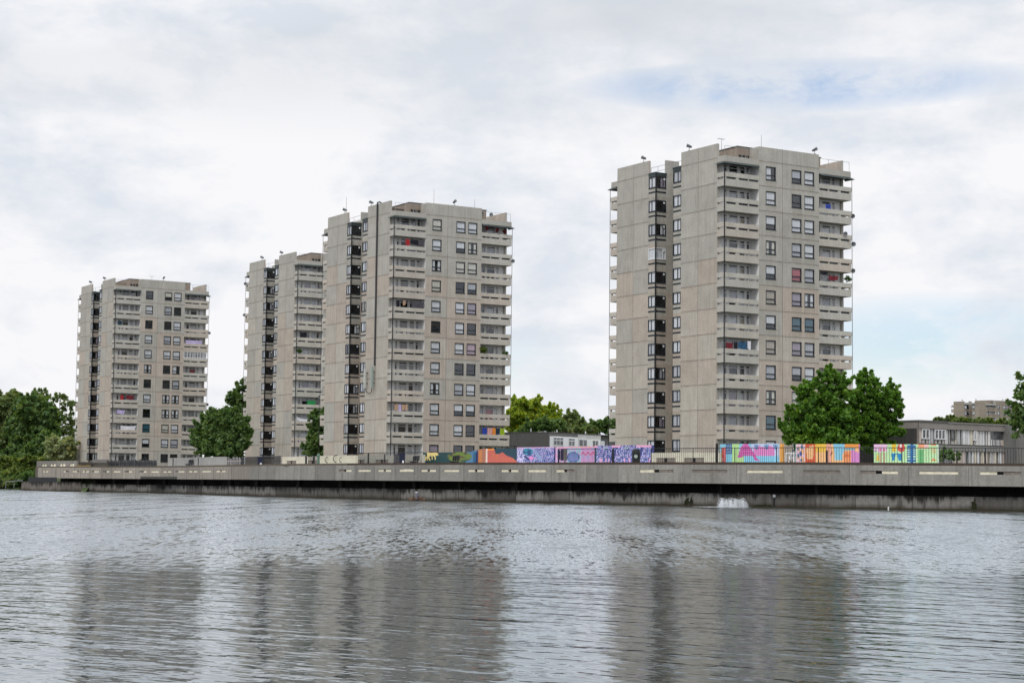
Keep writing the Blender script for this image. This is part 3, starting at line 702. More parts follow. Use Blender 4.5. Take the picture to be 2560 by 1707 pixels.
tree_px('yellow_green_tree', 'yellow green young tree above the end of the promenade wall', 68, 300, [(62, 1160, 24, 16), (85, 1152, 18, 12), (70, 1180, 26, 16), (50, 1175, 14, 12)], 'lime', 26, leaf=.3, dens=1.2, trunk=.18, group=WG, per=26, gz=1.0)
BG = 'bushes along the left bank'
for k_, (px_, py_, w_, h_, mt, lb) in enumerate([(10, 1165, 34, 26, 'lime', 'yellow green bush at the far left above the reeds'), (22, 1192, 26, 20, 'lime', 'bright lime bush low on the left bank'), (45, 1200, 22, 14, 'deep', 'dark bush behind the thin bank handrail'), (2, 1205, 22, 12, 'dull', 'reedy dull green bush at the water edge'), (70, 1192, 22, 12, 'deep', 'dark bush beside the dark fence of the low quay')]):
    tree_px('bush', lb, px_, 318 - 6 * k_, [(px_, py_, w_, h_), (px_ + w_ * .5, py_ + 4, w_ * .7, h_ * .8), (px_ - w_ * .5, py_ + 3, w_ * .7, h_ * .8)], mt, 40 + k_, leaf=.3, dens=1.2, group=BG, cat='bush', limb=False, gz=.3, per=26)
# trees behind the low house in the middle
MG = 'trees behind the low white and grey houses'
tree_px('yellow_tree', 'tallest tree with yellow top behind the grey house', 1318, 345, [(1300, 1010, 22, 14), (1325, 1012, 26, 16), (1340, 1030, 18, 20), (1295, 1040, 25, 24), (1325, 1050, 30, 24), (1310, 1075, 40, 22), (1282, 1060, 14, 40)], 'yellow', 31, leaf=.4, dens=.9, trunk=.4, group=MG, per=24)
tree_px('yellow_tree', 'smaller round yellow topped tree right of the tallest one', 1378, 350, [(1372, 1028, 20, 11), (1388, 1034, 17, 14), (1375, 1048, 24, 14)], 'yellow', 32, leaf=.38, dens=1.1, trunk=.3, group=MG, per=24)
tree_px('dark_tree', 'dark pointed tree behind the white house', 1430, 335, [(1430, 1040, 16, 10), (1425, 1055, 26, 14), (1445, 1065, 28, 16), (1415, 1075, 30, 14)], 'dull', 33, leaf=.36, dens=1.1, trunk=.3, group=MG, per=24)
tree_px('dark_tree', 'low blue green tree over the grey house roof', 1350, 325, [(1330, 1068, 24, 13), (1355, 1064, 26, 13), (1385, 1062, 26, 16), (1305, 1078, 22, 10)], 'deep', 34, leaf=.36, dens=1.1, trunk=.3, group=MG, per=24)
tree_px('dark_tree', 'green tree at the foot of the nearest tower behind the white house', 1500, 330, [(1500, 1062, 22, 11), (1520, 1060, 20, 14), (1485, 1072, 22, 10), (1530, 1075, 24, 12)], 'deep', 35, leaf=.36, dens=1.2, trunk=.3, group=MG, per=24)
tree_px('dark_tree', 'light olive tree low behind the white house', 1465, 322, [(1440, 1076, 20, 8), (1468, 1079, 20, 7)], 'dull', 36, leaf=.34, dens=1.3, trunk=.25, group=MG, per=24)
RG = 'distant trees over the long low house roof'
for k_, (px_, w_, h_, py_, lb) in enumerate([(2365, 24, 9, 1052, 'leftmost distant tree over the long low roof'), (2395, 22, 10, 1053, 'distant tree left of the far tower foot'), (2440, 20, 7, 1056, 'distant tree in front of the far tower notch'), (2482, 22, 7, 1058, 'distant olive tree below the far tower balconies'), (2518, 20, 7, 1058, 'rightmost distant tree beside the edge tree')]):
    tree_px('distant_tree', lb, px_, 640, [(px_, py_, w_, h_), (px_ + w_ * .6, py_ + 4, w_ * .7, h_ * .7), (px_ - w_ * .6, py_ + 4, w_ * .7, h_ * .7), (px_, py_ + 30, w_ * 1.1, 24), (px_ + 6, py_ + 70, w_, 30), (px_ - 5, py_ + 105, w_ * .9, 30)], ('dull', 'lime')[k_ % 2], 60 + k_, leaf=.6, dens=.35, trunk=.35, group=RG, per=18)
tree_px('shrub', 'dark evergreen shrub right of the rightmost painted hoarding', 2372, 149, [(2365, 1137, 18, 13), (2390, 1142, 15, 9), (2350, 1145, 10, 8)], 'deep', 70, leaf=.16, dens=2.4, cat='shrub', limb=False, per=24)

def plant(i, u, v, z, r_, mat, label, cat='plant', name='potted_plant', group=None, seed=1):
    T = tree(name, label, tp(i, u, v, z), [(0, 0, 0, r_, r_ * 1.1), (r_ * .6, 0, -r_ * .2, r_ * .7, r_ * .7)], mat, seed, leaf=.07, dens=16, group=group, cat=cat, limb=False, per=14, sprig=6)
LEAF['maroon'] = leaf_mat('petals_maroon', (.07, .008, .02), (.22, .03, .06))
for k_, (u_, lb) in enumerate(((13.9, 'leftmost maroon hanging basket under the top right canopy of the conduit tower'), (15.5, 'middle maroon hanging basket under the top right canopy of the conduit tower'), (16.8, 'rightmost maroon hanging basket under the top right canopy of the conduit tower'))):
    plant(2, u_, -.05, 11 * H + 2.0 - .12 * k_, .22, 'maroon', lb, 'hanging basket', 'hanging_basket', 'hanging baskets on the top balcony', 80 + k_)
plant(2, 13.7, .3, 5 * H + 1.9, .5, 'lime', 'bushy yellow green plant at the left end of a right hand balcony', seed=84)
plant(2, 17.2, .2, 5 * H + 1.6, .3, 'deep', 'small dark plant at the right end of the same balcony as the bushy plant', seed=85)
plant(3, 17.4, .1, 7 * H + 1.9, .3, 'deep', 'dark green plant at the corner of the balcony with dark red washing', seed=86)
plant(1, .6, .2, 6 * H + 1.9, .35, 'deep', 'dark plant at the left end of a balcony of the half hidden tower', seed=87)
ch = empty('garden_chair', tp(3, 1.0, 11.2, .2), PSI); tag(ch, 'green plastic garden chair at the foot of the corner windows of the nearest tower', 'chair')
M['chair_green'] = plain('green_plastic', (.03, .22, .07), .4)
for nm, lo, hi in (('seat', (-.25, -.25, .42), (.25, .25, .47)), ('backrest', (-.25, .22, .5), (.25, .27, 1.0)), ('leg', (-.24, -.24, 0), (-.19, -.19, .42)), ('leg', (.19, -.24, 0), (.24, -.19, .42)), ('leg', (-.24, .2, 0), (-.19, .25, .5)), ('leg', (.19, .2, 0), (.24, .25, .5))):
    mb = MB(); mb.box(lo, hi); mb.build(nm, M['chair_green'], ch)

# ------------------------------------------------------------------ lake wall (polyline in plan, from the left end to beyond the right edge)
KN = [(93, 24.4), (170, 25.2), (400, 27.2), (700, 33.6), (1020, 37.9), (1330, 41.0), (1650, 44.0), (2000, 46.8), (2750, 49.6), (3700, 52.6)]
WP = []
for px_, s_ in KN:
    Y = E * FPX / s_; d = ray(px_, 1200); WP.append(Vector((d.x / d.y * Y, Y)))
def offset_line(d):
    out = []
    for i in range(len(WP)):
        a = WP[max(i - 1, 0)]; b = WP[min(i + 1, len(WP) - 1)]; t = (b - a).normalized(); n = Vector((-t.y, t.x))
        if n.y < 0: n = -n
        out.append(WP[i] + n * d)
    a, b = out[0], out[1]; out.insert(0, a + (a - b).normalized() * 60)
    a, b = out[-1], out[-2]; out.append(a + (a - b).normalized() * 60)
    return out
_ol = {}
def on(px, py, d):                # point on the vertical surface d metres behind the wall face that shows at this pixel
    d = round(d, 3)
    if d not in _ol: _ol[d] = offset_line(d)
    L_ = _ol[d]; r = ray(px, py); h2 = Vector((r.x, r.y))
    for i in range(len(L_) - 1):
        a, b = L_[i], L_[i + 1]; e = b - a; den = h2.x * e.y - h2.y * e.x
        if abs(den) < 1e-9: continue
        t = (a.x * e.y - a.y * e.x) / den; s_ = (a.x * h2.y - a.y * h2.x) / den
        if t > 0 and -1e-6 <= s_ <= 1 + 1e-6: return Vector((r.x * t, r.y * t, E + r.z * t))
    raise ValueError((px, py, d))
def xy(px, d): p = on(px, 1180, d); return Vector((p.x, p.y, 0))
def slab(mb, px0, px1, d0, d1, z0, z1, m=0, t=(1, 1, 1), n=None):   # a box following the wall line
    if n is None: n = max(1, int(abs(px1 - px0) / 120))
    for i in range(n):
        a, b = px0 + (px1 - px0) * i / n, px0 + (px1 - px0) * (i + 1) / n
        p0, p1 = xy(a, d0), xy(b, d0); nn = Vector((-(p1 - p0).y, (p1 - p0).x, 0)).normalized()
        if nn.y < 0: nn = -nn
        q = [p0, p1, p1 + nn * (d1 - d0), p0 + nn * (d1 - d0)]
        mb.prism([(v.x, v.y) for v in q], z0, z1, m, t)

ZB, ZP, ZL = 1.90, 3.45, 3.66
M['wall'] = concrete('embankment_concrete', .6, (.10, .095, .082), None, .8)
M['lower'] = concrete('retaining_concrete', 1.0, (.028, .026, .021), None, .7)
M['ledge'] = concrete('mossy_coping', .6, (.05, .038, .03), None, 1.6)
M['slot'] = plain('slot_backing_cream', (.80, .74, .58), .9, .15)
M['slot_d'] = plain('slot_backing_dark', (.02, .02, .022), .9, .2)
M['slot_b'] = plain('slot_backing_brown', (.22, .19, .165), .9, .2)
def shade_grime(m):  # paints overhang shade into the upper wall, ragged with streaks; algae at the foot
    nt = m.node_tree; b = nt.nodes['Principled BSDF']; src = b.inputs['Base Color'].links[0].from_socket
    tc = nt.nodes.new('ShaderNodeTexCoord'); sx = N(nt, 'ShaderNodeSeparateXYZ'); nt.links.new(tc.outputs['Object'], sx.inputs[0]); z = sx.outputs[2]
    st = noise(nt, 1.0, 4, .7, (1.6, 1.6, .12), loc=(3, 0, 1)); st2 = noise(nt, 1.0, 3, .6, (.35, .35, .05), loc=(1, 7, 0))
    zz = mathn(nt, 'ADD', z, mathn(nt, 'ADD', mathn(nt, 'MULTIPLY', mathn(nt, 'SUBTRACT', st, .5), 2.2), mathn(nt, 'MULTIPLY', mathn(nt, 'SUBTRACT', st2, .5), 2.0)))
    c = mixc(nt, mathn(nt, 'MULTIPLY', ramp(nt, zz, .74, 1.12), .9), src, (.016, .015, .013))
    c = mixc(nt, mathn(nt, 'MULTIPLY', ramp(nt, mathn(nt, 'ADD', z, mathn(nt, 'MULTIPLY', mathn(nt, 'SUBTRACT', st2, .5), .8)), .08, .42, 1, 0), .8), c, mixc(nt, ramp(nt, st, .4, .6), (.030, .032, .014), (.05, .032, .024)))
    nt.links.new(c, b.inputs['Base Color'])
shade_grime(M['lower'])
M['moss'] = plain('moss', (.024, .027, .012), .95, .4, 3)
EW = empty('embankment_wall', (0, 0, 0)); tag(EW, 'long grey concrete promenade wall with slotted parapet overhanging the lake', 'wall')
SLOTS = [(107,121,'cdc'),(158,173,'cdb'),(182,198,'ccb'),(206,222,'cdc'),(230,247,'bcc'),(257,273,'bdc'),(284,301,'ccc'),(311,330,'bdc'),(348,367,'bdc'),(378,397,'ccc'),(408,428,'cdc'),(439,461,'bcc'),(472,493,'cdc'),(505,528,'ccc'),(540,564,'cdc'),
         (847,879,'bdc'),(895,927,'ccc'),(945,978,'cdc'),(998,1034,'ccc'),(1053,1090,'cdc'),(1110,1148,'ccc'),(1170,1210,'cdc'),(1253,1296,'cdc'),(1320,1365,'ccc'),(1390,1437,'cdb'),(1599,1683,'cdb'),(1730,1818,'bbb'),(1867,1957,'ccc'),(2008,2100,'bbb'),(2150,2245,'bdc'),(2298,2396,'ccc'),(2450,2552,'cdb'),(2610,2705,'ccc')]
JN = [94, 140, 151, 178, 202, 226, 252, 279, 306, 339, 373, 402, 434, 467, 499, 534, 578, 625, 668, 686, 752, 788, 838, 887, 936, 988, 1043, 1100, 1159, 1240, 1310, 1378, 1466, 1545, 1707, 1841, 1980, 2124, 2271, 2422, 2580, 2740, 2900, 3060, 3220, 3380, 3540]
rw = random.Random(5)
WGREY = (.305, .293, .268)
for i in range(len(JN) - 1):
    a, b = JN[i] + .35, JN[i + 1] - .35
    tn = wob(WGREY, rw, .14)
    if JN[i] < 600: tn = tuple(x * y * 1.12 for x, y in zip(tn, (1.06, 1.0, .95)))
    mb = MB(); sl = [s for s in SLOTS if a < (s[0] + s[1]) / 2 < b]
    if not sl: slab(mb, a, b, 0, .3, ZB, ZP, 0, tn)
    else:
        s0, s1, kind = sl[0]; s0 = max(s0, a + .5); s1 = min(s1, b - .5); zs0, zs1 = 2.79, 3.03
        slab(mb, a, s0, 0, .3, ZB, ZP, 0, tn); slab(mb, s1, b, 0, .3, ZB, ZP, 0, tn)
        slab(mb, s0, s1, 0, .3, ZB, zs0, 0, tn); slab(mb, s0, s1, 0, .3, zs1, ZP, 0, tn)
        w3 = (s1 - s0) / 3
        if kind[1] == 'd': cuts = [s0, s0 + (s1 - s0) * .42, s0 + (s1 - s0) * .58, s1]
        else: cuts = [s0, s0 + w3, s0 + 2 * w3, s1]
        for q in range(3):
            slab(mb, cuts[q], cuts[q + 1] - .25, .05 if kind[q] != 'd' else .22, .26, zs0, zs1, {'c': 1, 'd': 2, 'b': 3}[kind[q]], (1, 1, 1))
    mb.build('parapet_panel', [M['wall'], M['slot'], M['slot_d'], M['slot_b']], EW)
mb = MB()
for a, b in ((94, 400), (400, 868), (868, 1640), (1640, 3540)):
    tn = (.085, .062, .05) if a > 800 else (.15, .125, .10)
    slab(mb, a, b, .10, .75, ZP - .002, ZL, 0, tn)
mb.build('coping', M['ledge'], EW)
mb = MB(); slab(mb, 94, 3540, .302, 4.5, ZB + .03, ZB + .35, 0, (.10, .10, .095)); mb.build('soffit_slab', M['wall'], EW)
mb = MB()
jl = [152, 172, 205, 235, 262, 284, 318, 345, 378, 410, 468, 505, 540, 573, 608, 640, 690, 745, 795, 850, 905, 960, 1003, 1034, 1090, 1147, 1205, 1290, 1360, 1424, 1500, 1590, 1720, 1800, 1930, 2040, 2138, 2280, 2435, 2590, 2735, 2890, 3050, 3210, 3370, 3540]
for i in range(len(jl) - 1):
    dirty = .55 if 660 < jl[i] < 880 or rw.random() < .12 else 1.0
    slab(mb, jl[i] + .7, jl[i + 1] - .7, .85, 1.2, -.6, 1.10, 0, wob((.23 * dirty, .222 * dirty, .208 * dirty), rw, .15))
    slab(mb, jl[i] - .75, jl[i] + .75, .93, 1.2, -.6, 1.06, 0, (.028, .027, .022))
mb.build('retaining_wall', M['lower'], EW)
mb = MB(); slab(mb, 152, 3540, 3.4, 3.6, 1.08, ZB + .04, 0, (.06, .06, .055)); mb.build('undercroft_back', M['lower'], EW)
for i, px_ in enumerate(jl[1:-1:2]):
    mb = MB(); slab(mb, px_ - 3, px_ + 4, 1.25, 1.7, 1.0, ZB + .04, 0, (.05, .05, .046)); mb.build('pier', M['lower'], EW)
mb = MB(); slab(mb, 152, 3540, .45, .86, -.6, .07, 0, (.10, .095, .08)); slab(mb, 152, 3540, .80, .849, .07, .12, 0, (.05, .055, .03)); mb.build('footing', M['lower'], EW)
mb = MB()
for px_, w_, h_ in ((1722, 10, .55), (2435, 5, .6), (1905, 22, .08)):
    rr = random.Random(px_)
    for _ in range(90):
        q = on(px_ + rr.uniform(-w_, w_), 1240, .83); z_ = abs(rr.gauss(0, .5)) * h_ + .1; r_ = rr.uniform(.02, .06)
        mb.box((q.x - r_, q.y - .01, z_ - r_), (q.x + r_, q.y + .03, z_ + r_ * 1.6), 0)
mb.build('moss_patch', M['moss'], EW)
mb = MB(); q = on(1935, 1226, .8); mb.tube([(q.x, q.y, .95), (q.x, q.y - .12, .95)], .13, 14, 1); mb.box((q.x - .07, q.y - .05, 0), (q.x + .05, q.y, .85)); mb.build('drain_outlet', [M['black'], M['metal']], EW)
# left end of the promenade: return face, low quay, upper slotted parapet
mb = MB(); slab(mb, 88.5, 93.6, .05, 6, ZB, ZP + .1, 0, (.15, .13, .115)); mb.build('end_wall', M['wall'], EW)

# ------------------------------------------------------------------ things on the promenade
M['cream'] = concrete('painted_cream_concrete', .15, (.42, .38, .28), None, 1.5)
M['cream2'] = concrete('painted_panel', .12, (.5, .48, .44), None, 1.5)
M['gwall'] = concrete('old_grey_concrete', .4, (.13, .12, .11), None, 1.3)
M['fence_d'] = plain('dark_fence_wood', (.03, .032, .036), .8, .3, 4)
M['fence_p'] = plain('bleached_wood', (.36, .34, .32), .85, .25, 5)
M['darkblue'] = plain('dark_blue_plastic', (.012, .014, .035), .4, .15)
M['yellowish'] = plain('ochre_soil', (.25, .17, .06), .95, .3)
M['graffiti'] = plain('graffiti_ink', (.03, .03, .035), .7, .1)
DZ = 2.75
def low_wall(name, label, px0, px1, d, ytop, mat, tone, slots=(), extra=None, zb=DZ - .4, top2=None, group=None, slotm='slot_b'):
    T = empty(name, xy(px0, d)); tag(T, label, 'wall', group); o0 = T.location
    zt = on((px0 + px1) / 2, ytop, d).z
    mb = MB(); zs0, zs1 = DZ + .42, DZ + .68
    cuts = sorted([px0, px1] + [c for s in slots for c in s])
    n = 0
    for i in range(len(cuts) - 1):
        is_slot = any(abs(cuts[i] - s[0]) < 1e-6 for s in slots)
        if not is_slot: slab(mb, cuts[i], cuts[i + 1], d, d + .25, zb, zt, 0, tone)
        else:
            s = [s for s in slots if abs(cuts[i] - s[0]) < 1e-6][0]
            slab(mb, *s, d, d + .25, zb, zt - .85, 0, tone); slab(mb, *s, d, d + .25, zt - .45, zt, 0, tone)
            m_ = (s[0] + s[1]) / 2; w_ = (s[1] - s[0])
            slab(mb, s[0], m_ - w_ * .08, d + .08, d + .2, zt - .85, zt - .45, 1); slab(mb, m_ - w_ * .08, m_ + w_ * .08, d + .16, d + .2, zt - .85, zt - .45, 2); slab(mb, m_ + w_ * .08, s[1], d + .08, d + .2, zt - .85, zt - .45, 1)
    for v in range(len(mb.v)): mb.v[v] = (mb.v[v][0] - o0.x, mb.v[v][1] - o0.y, mb.v[v][2])
    mb.build('wall_body', [M[mat], M[slotm], M['slot_d']], T)
    return T
CREAM, CREAMY, PALEG = (.62, .58, .47), (.58, .55, .38), (.33, .32, .295)
SG = 'low slotted walls along the promenade'
low_wall('slotted_wall', 'pale concrete slotted wall at the far left end of the promenade', 91, 192, 2.6, 1151.5, 'wall', (.25, .235, .215), [(104, 116), (125, 139), (149, 163), (174, 185)], group=SG, slotm='slot')
rp = MB()     # dark sloping ramp flank
p0, p1, p2, p3 = xy(181, 2.3), xy(268, 2.3), xy(222, 4.5), xy(191, 4.5)
for a, b, zz0, zz1 in ((181, 191, DZ, 3.9), (191, 222, DZ, 4.35), (222, 268, DZ, 4.25)):
    slab(rp, a, b, 2.9, 3.2, zz0, zz1, 0, (.07, .062, .052))
slab(rp, 190, 222, 2.3, 2.6, DZ, 3.85, 1)
slab(rp, 201, 214, 2.86, 2.9, 3.7, 4.0, 2); slab(rp, 224, 232, 2.86, 2.9, 3.7, 4.0, 2)
o = rp.build('ramp_wall', [M['gwall'], M['yellowish'], M['slot_d']]); tag(o, 'dark stained ramp wall with ochre soil at the foot of the farthest tower', 'wall')
low_wall('slotted_wall', 'grey slotted wall right of the dark ramp under the farthest tower', 230, 266, 4.5, 1148, 'gwall', (.22, .21, .20), [(245, 260)], group=SG)

def fence(label, px0, px1, d, ytop, pitch, wpick, mat, back=None, tilt=0, backtone=(.1, .1, .1), seed=1, cat='fence', group=None):
    rr = random.Random(seed); T = empty('picket_fence', xy(px0, d) + Vector((0, 0, DZ))); tag(T, label, cat, group); o0 = T.location
    zt = on((px0 + px1) / 2, ytop, d).z - DZ
    p0, p1 = xy(px0, d), xy(px1, d); L = (p1 - p0).length; t = (p1 - p0).normalized(); n = Vector((-t.y, t.x, 0))
    mb = MB(); x = 0
    while x < L:
        h_ = zt * rr.uniform(.86, 1.04); tl = rr.uniform(-tilt, tilt); a = t * x; b = t * (x + wpick)
        mb.face([a, b, b + t * tl + Vector((0, 0, h_)), a + t * tl + Vector((0, 0, h_))]); c = n * .04
        mb.face([a + c, b + c, b + c + t * tl + Vector((0, 0, h_)), a + c + t * tl + Vector((0, 0, h_))])
        mb.face([b, b + c, b + c + t * tl + Vector((0, 0, h_)), b + t * tl + Vector((0, 0, h_))]); mb.face([a, a + c, a + c + t * tl + Vector((0, 0, h_)), a + t * tl + Vector((0, 0, h_))])
        x += pitch * rr.uniform(.8, 1.25)
    mb.build('pickets', M[mat], T)
    rb = MB()
    for z_ in (.25, zt * .75): rb.tube([n * .07 + Vector((0, 0, z_)), t * L + n * .07 + Vector((0, 0, z_))], .04, 5)
    rb.build('rail', M[mat], T)
    if back:
        bm = MB(); c = n * .25; bm.face([c, t * L + c, t * L + c + Vector((0, 0, zt * .95)), c + Vector((0, 0, zt * .95))], 0, backtone); bm.build('backing', M[back], T)
def railing(label, px0, px1, d, ytop, pitch=.13, rb=.016, group='dark railings along the promenade', posts=True):
    T = empty('railing', xy(px0, d) + Vector((0, 0, DZ))); tag(T, label, 'railing', group); o0 = T.location
    n = max(1, int(abs(px1 - px0) / 100)); bars, rails, po, top_ = MB(), MB(), MB(), MB()
    for i in range(n):
        a, b = xy(px0 + (px1 - px0) * i / n, d), xy(px0 + (px1 - px0) * (i + 1) / n, d)
        za, zb = on(px0 + (px1 - px0) * i / n, ytop, d).z - DZ, on(px0 + (px1 - px0) * (i + 1) / n, ytop, d).z - DZ
        za = zb = on((px0 + px1) / 2, ytop, d).z - DZ
        a, b = Vector((a.x - o0.x, a.y - o0.y, 0)), Vector((b.x - o0.x, b.y - o0.y, 0)); L = (b - a).length
        for k in range(int(L / pitch)):
            p = a.lerp(b, k * pitch / L); bars.box((p.x - rb, p.y - rb, .1), (p.x + rb, p.y + rb, za))
        for z_, rm in ((.1, rails), (za, top_)): rm.tube([a + Vector((0, 0, z_)), b + Vector((0, 0, z_))], .03, 5)
        if posts:
            po.box((a.x - .035, a.y - .035, 0), (a.x + .035, a.y + .035, za + .03))
    bars.build('bars', M['black'], T); rails.build('rail', M['black'], T); top_.build('rail', M['black'], T)
    if posts: po.build('post', M['black'], T)
fence('dark picket fence in front of the farthest tower', 267, 388, 4.0, 1148.5, .34, .2, 'fence_d', 'gwall', .12, (.17, .165, .16), 3)
fence('bleached picket fence with gaps between two towers', 563, 604, 3.5, 1142.5, .62, .16, 'fence_p', 'fence_d', .2, (.1, .1, .1), 4)
low_wall('plain_wall', 'plain pale grey wall behind the small bench near the farthest tower', 420, 563, 4.0, 1143.5, 'gwall', (.31, .305, .29))
low_wall('slotted_wall', 'cream slotted wall below the half hidden tower', 705, 764, 3.0, 1141, 'cream', CREAM, [(716, 740)], group=SG)
low_wall('slotted_wall', 'dim slotted wall between the two dark gate posts', 765, 795, 4.5, 1141, 'gwall', (.36, .34, .3), [(768, 792)], group=SG)
gw = low_wall('graffiti_wall', 'cream wall with faded graffiti below the conduit tower', 799, 889, 2.2, 1138.5, 'cream', (.64, .61, .48))
low_wall('slotted_wall', 'pale slotted wall under the corner windows of the conduit tower', 889, 986, 4.0, 1138, 'cream', (.42, .41, .36), [(892, 910), (938, 970)], group=SG)
low_wall('plain_wall', 'short cream wall behind the bench left of the yellow animal mural', 1012, 1057, 4.0, 1136, 'cream', (.47, .45, .39))
low_wall('slotted_wall', 'cream slotted wall between the purple mural and the first bright hoarding', 1627, 1800, 4.2, 1131, 'cream', (.60, .57, .46), [(1640, 1688), (1710, 1760)], group=SG)
gm = MB()
for px_, py_, s_ in ((818, 1149, 1.0), (853, 1149, .9), (840, 1146, 1.3)):
    c = on(px_, py_, 2.17); pts = []
    for k in range(9):
        w_ = .9 + k * .55; pts.append((c.x + .22 * s_ * math.cos(w_), c.y, c.z + .3 * s_ * math.sin(w_)))
    gm.tube(pts, .035 * s_, 5)
for v in range(len(gm.v)): gm.v[v] = tuple(Vector(gm.v[v]) - gw.location)
gm.build('graffiti', M['graffiti'], gw)
railing('dark railing below the half hidden tower', 604, 704, 3.2, 1141, .28, .03)
railing('dark railing in front of the conduit tower', 890, 1056, 3.2, 1131, .22, .016)
railing('long dark railing in front of the bright hoardings', 1628, 3300, 2.6, 1119.5, .21, .013)
railing('short dark railing at the far end of the mural hoardings', 1395, 1492, 2.4, 1121.5, .16, .012)
def post(label, px, d, ytop, r_=.06, mat='black', name='post', group='dark posts on the promenade'):
    zt = on(px, ytop, d).z; mb = MB(); mb.tube([(0, 0, 0), (0, 0, zt - DZ - .05)], r_, 8); mb.tube([(0, 0, zt - DZ - .05), (0, 0, zt - DZ)], [r_ * 1.25, r_ * .6], 8)
    o = mb.build(name, M[mat], None, xy(px, d) + Vector((0, 0, DZ))); tag(o, label, 'post', group)
post('dark post left of the small bench near the farthest tower', 432, 3.0, 1145)
post('dark post right of the small bench with soil at its foot', 495, 3.0, 1144)
post('left of the two dark gate posts beside the cream slotted wall', 764.5, 2.5, 1139, .11)
post('right of the two dark gate posts beside the cream slotted wall', 784, 2.5, 1139, .11)
post('tall dark post in front of the corner windows of the conduit tower', 920, 2.5, 1131.5, .09)
post('slim dark post before the right slot of the pale slotted wall', 961, 2.5, 1134)
post('thick dark post at the left end of the first bright hoarding', 1792, 2.3, 1108, .11)
post('dark post in front of the left part of the purple mural', 1532, 2.3, 1122, .1)
post('slim dark post in front of the orange and blue hoarding', 2067, 2.3, 1125, .09)
def bench(label, px, d, py_top, w_=1.7):
    p = xy(px, d) + Vector((0, 0, DZ)); zb = max(0, on(px, py_top, d).z - DZ - 1.04)
    T = empty('bench', p, math.atan2((WP[5] - WP[4]).y, (WP[5] - WP[4]).x)); tag(T, label, 'bench', 'dark benches on the promenade')
    a = MB(); 
    for k in range(3): a.box((-w_ / 2, -.25 + .17 * k, zb + .42), (w_ / 2, -.10 + .17 * k, zb + .47))
    a.build('seat', M['fence_d'], T)
    a = MB()
    for k in range(3): a.box((-w_ * .36, .28 + .03 * k, zb + .55 + .17 * k), (w_ / 2, .32 + .03 * k, zb + .70 + .17 * k))
    a.build('backrest', M['fence_d'], T)
    for x in (-w_ * .28, .0, w_ * .34):
        a = MB(); a.box((x - .04, -.2, 0), (x + .04, -.12, zb + .42)); a.box((x - .04, .2, 0), (x + .04, .28, zb + .95)); a.box((x - .04, -.12, zb + .36), (x + .04, .2, zb + .42)); a.build('leg', M['fence_d'], T)
bench('small dark bench against the plain grey wall at left', 471, 2.6, 1148.5, 1.2)
bench('dark bench beside the dark blue bin and the yellow animal mural', 1033, 2.4, 1138.5, 1.1)
bench('dark bench in front of the green and red mural', 1133, 2.4, 1138, 1.15)
def bin_(label, px, d, ytop, w_, mat, round_=False):
    h_ = on(px, ytop, d).z - DZ; T = empty('litter_bin', xy(px, d) + Vector((0, 0, DZ))); tag(T, label, 'bin')
    b = MB()
    if round_:
        b.tube([(0, 0, 0), (0, 0, h_ * .82)], [w_ * .48, w_ * .5], 16)
        b.build('body', M[mat], T); l = MB(); l.tube([(0, 0, h_ * .82), (0, 0, h_ * .95), (0, 0, h_)], [w_ * .52, w_ * .45, w_ * .2], 16); l.build('lid', M[mat], T)
        s = MB(); s.tube([(-.05, -w_ * .50, h_ * .68), (-.05, -w_ * .54, h_ * .68)], .16, 14); s.build('sign_disc', M['antenna_g'], T)
    else:
        b.box((-w_ / 2, -w_ / 2, 0), (w_ / 2, w_ / 2, h_ * .9)); b.build('body', M[mat], T)
        l = MB(); l.box((-w_ / 2 - .04, -w_ / 2 - .04, h_ * .9), (w_ / 2 + .04, w_ / 2 + .04, h_)); l.build('lid', M[mat], T)
        s = MB(); s.box((.02, -w_ / 2 - .02, h_ * .3), (w_ * .35, -w_ / 2, h_ * .62)); s.build('notice', M['frame_white'], T)
bin_('dark blue bin with a white notice by the railing below the half hidden tower', 650, 2.5, 1142, .6, 'darkblue')
bin_('dark blue bin with a white notice beside the grey cabinet', 1005, 2.5, 1133, .55, 'darkblue')
bin_('round black bin with a pale disc in front of the purple mural', 1590, 2.2, 1121, .72, 'black', True)
mb = MB(); zc_ = on(992, 1136, 2.8).z - DZ
mb.box((-.32, -.2, 0), (.32, .2, zc_)); mb.box((-.35, -.23, zc_), (.35, .23, zc_ + .05)); mb.box((-.01, -.21, .1), (.01, -.2, zc_ - .1), 1)
o = mb.build('utility_cabinet', [plain('cabinet_grey', (.07, .07, .075), .5), M['black']], None, xy(992, 2.8) + Vector((0, 0, DZ))); tag(o, 'grey utility cabinet left of the dark blue bin below the conduit tower', 'cabinet')
T = empty('notice_board', xy(1405, 2.1) + Vector((0, 0, DZ))); tag(T, 'dark blue information board on posts in front of the pink mural', 'sign')
tdir = (xy(1415, 2.1) - xy(1392, 2.1)); wb = tdir.length; td = tdir.normalized(); zt_ = on(1405, 1122, 2.1).z - DZ
for k, (a, b, m_) in enumerate(((-.5, -.24, 'darkblue'), (-.17, .12, 'darkblue'), (.17, .52, 'roof'))):
    mb = MB(); p, q = td * (wb * a), td * (wb * b); n_ = Vector((-td.y, td.x, 0)) * .05
    mb.prism([(v.x, v.y) for v in (p, q, q + n_, p + n_)], zt_ - 1.05 + (.1 if k == 0 else -.0), zt_ - (.12 if k == 0 else 0)); mb.build('panel', M[m_], T)
mb = MB(); q = td * (-.36 * wb); mb.tube([q + Vector((0, .1, 0)), q + Vector((0, .1, zt_))], .05, 6); mb.build('post', M['black'], T)
mb = MB(); q = td * (.3 * wb); mb.tube([q + Vector((0, .1, 0)), q + Vector((0, .1, zt_))], .05, 6); mb.build('post', M['black'], T)
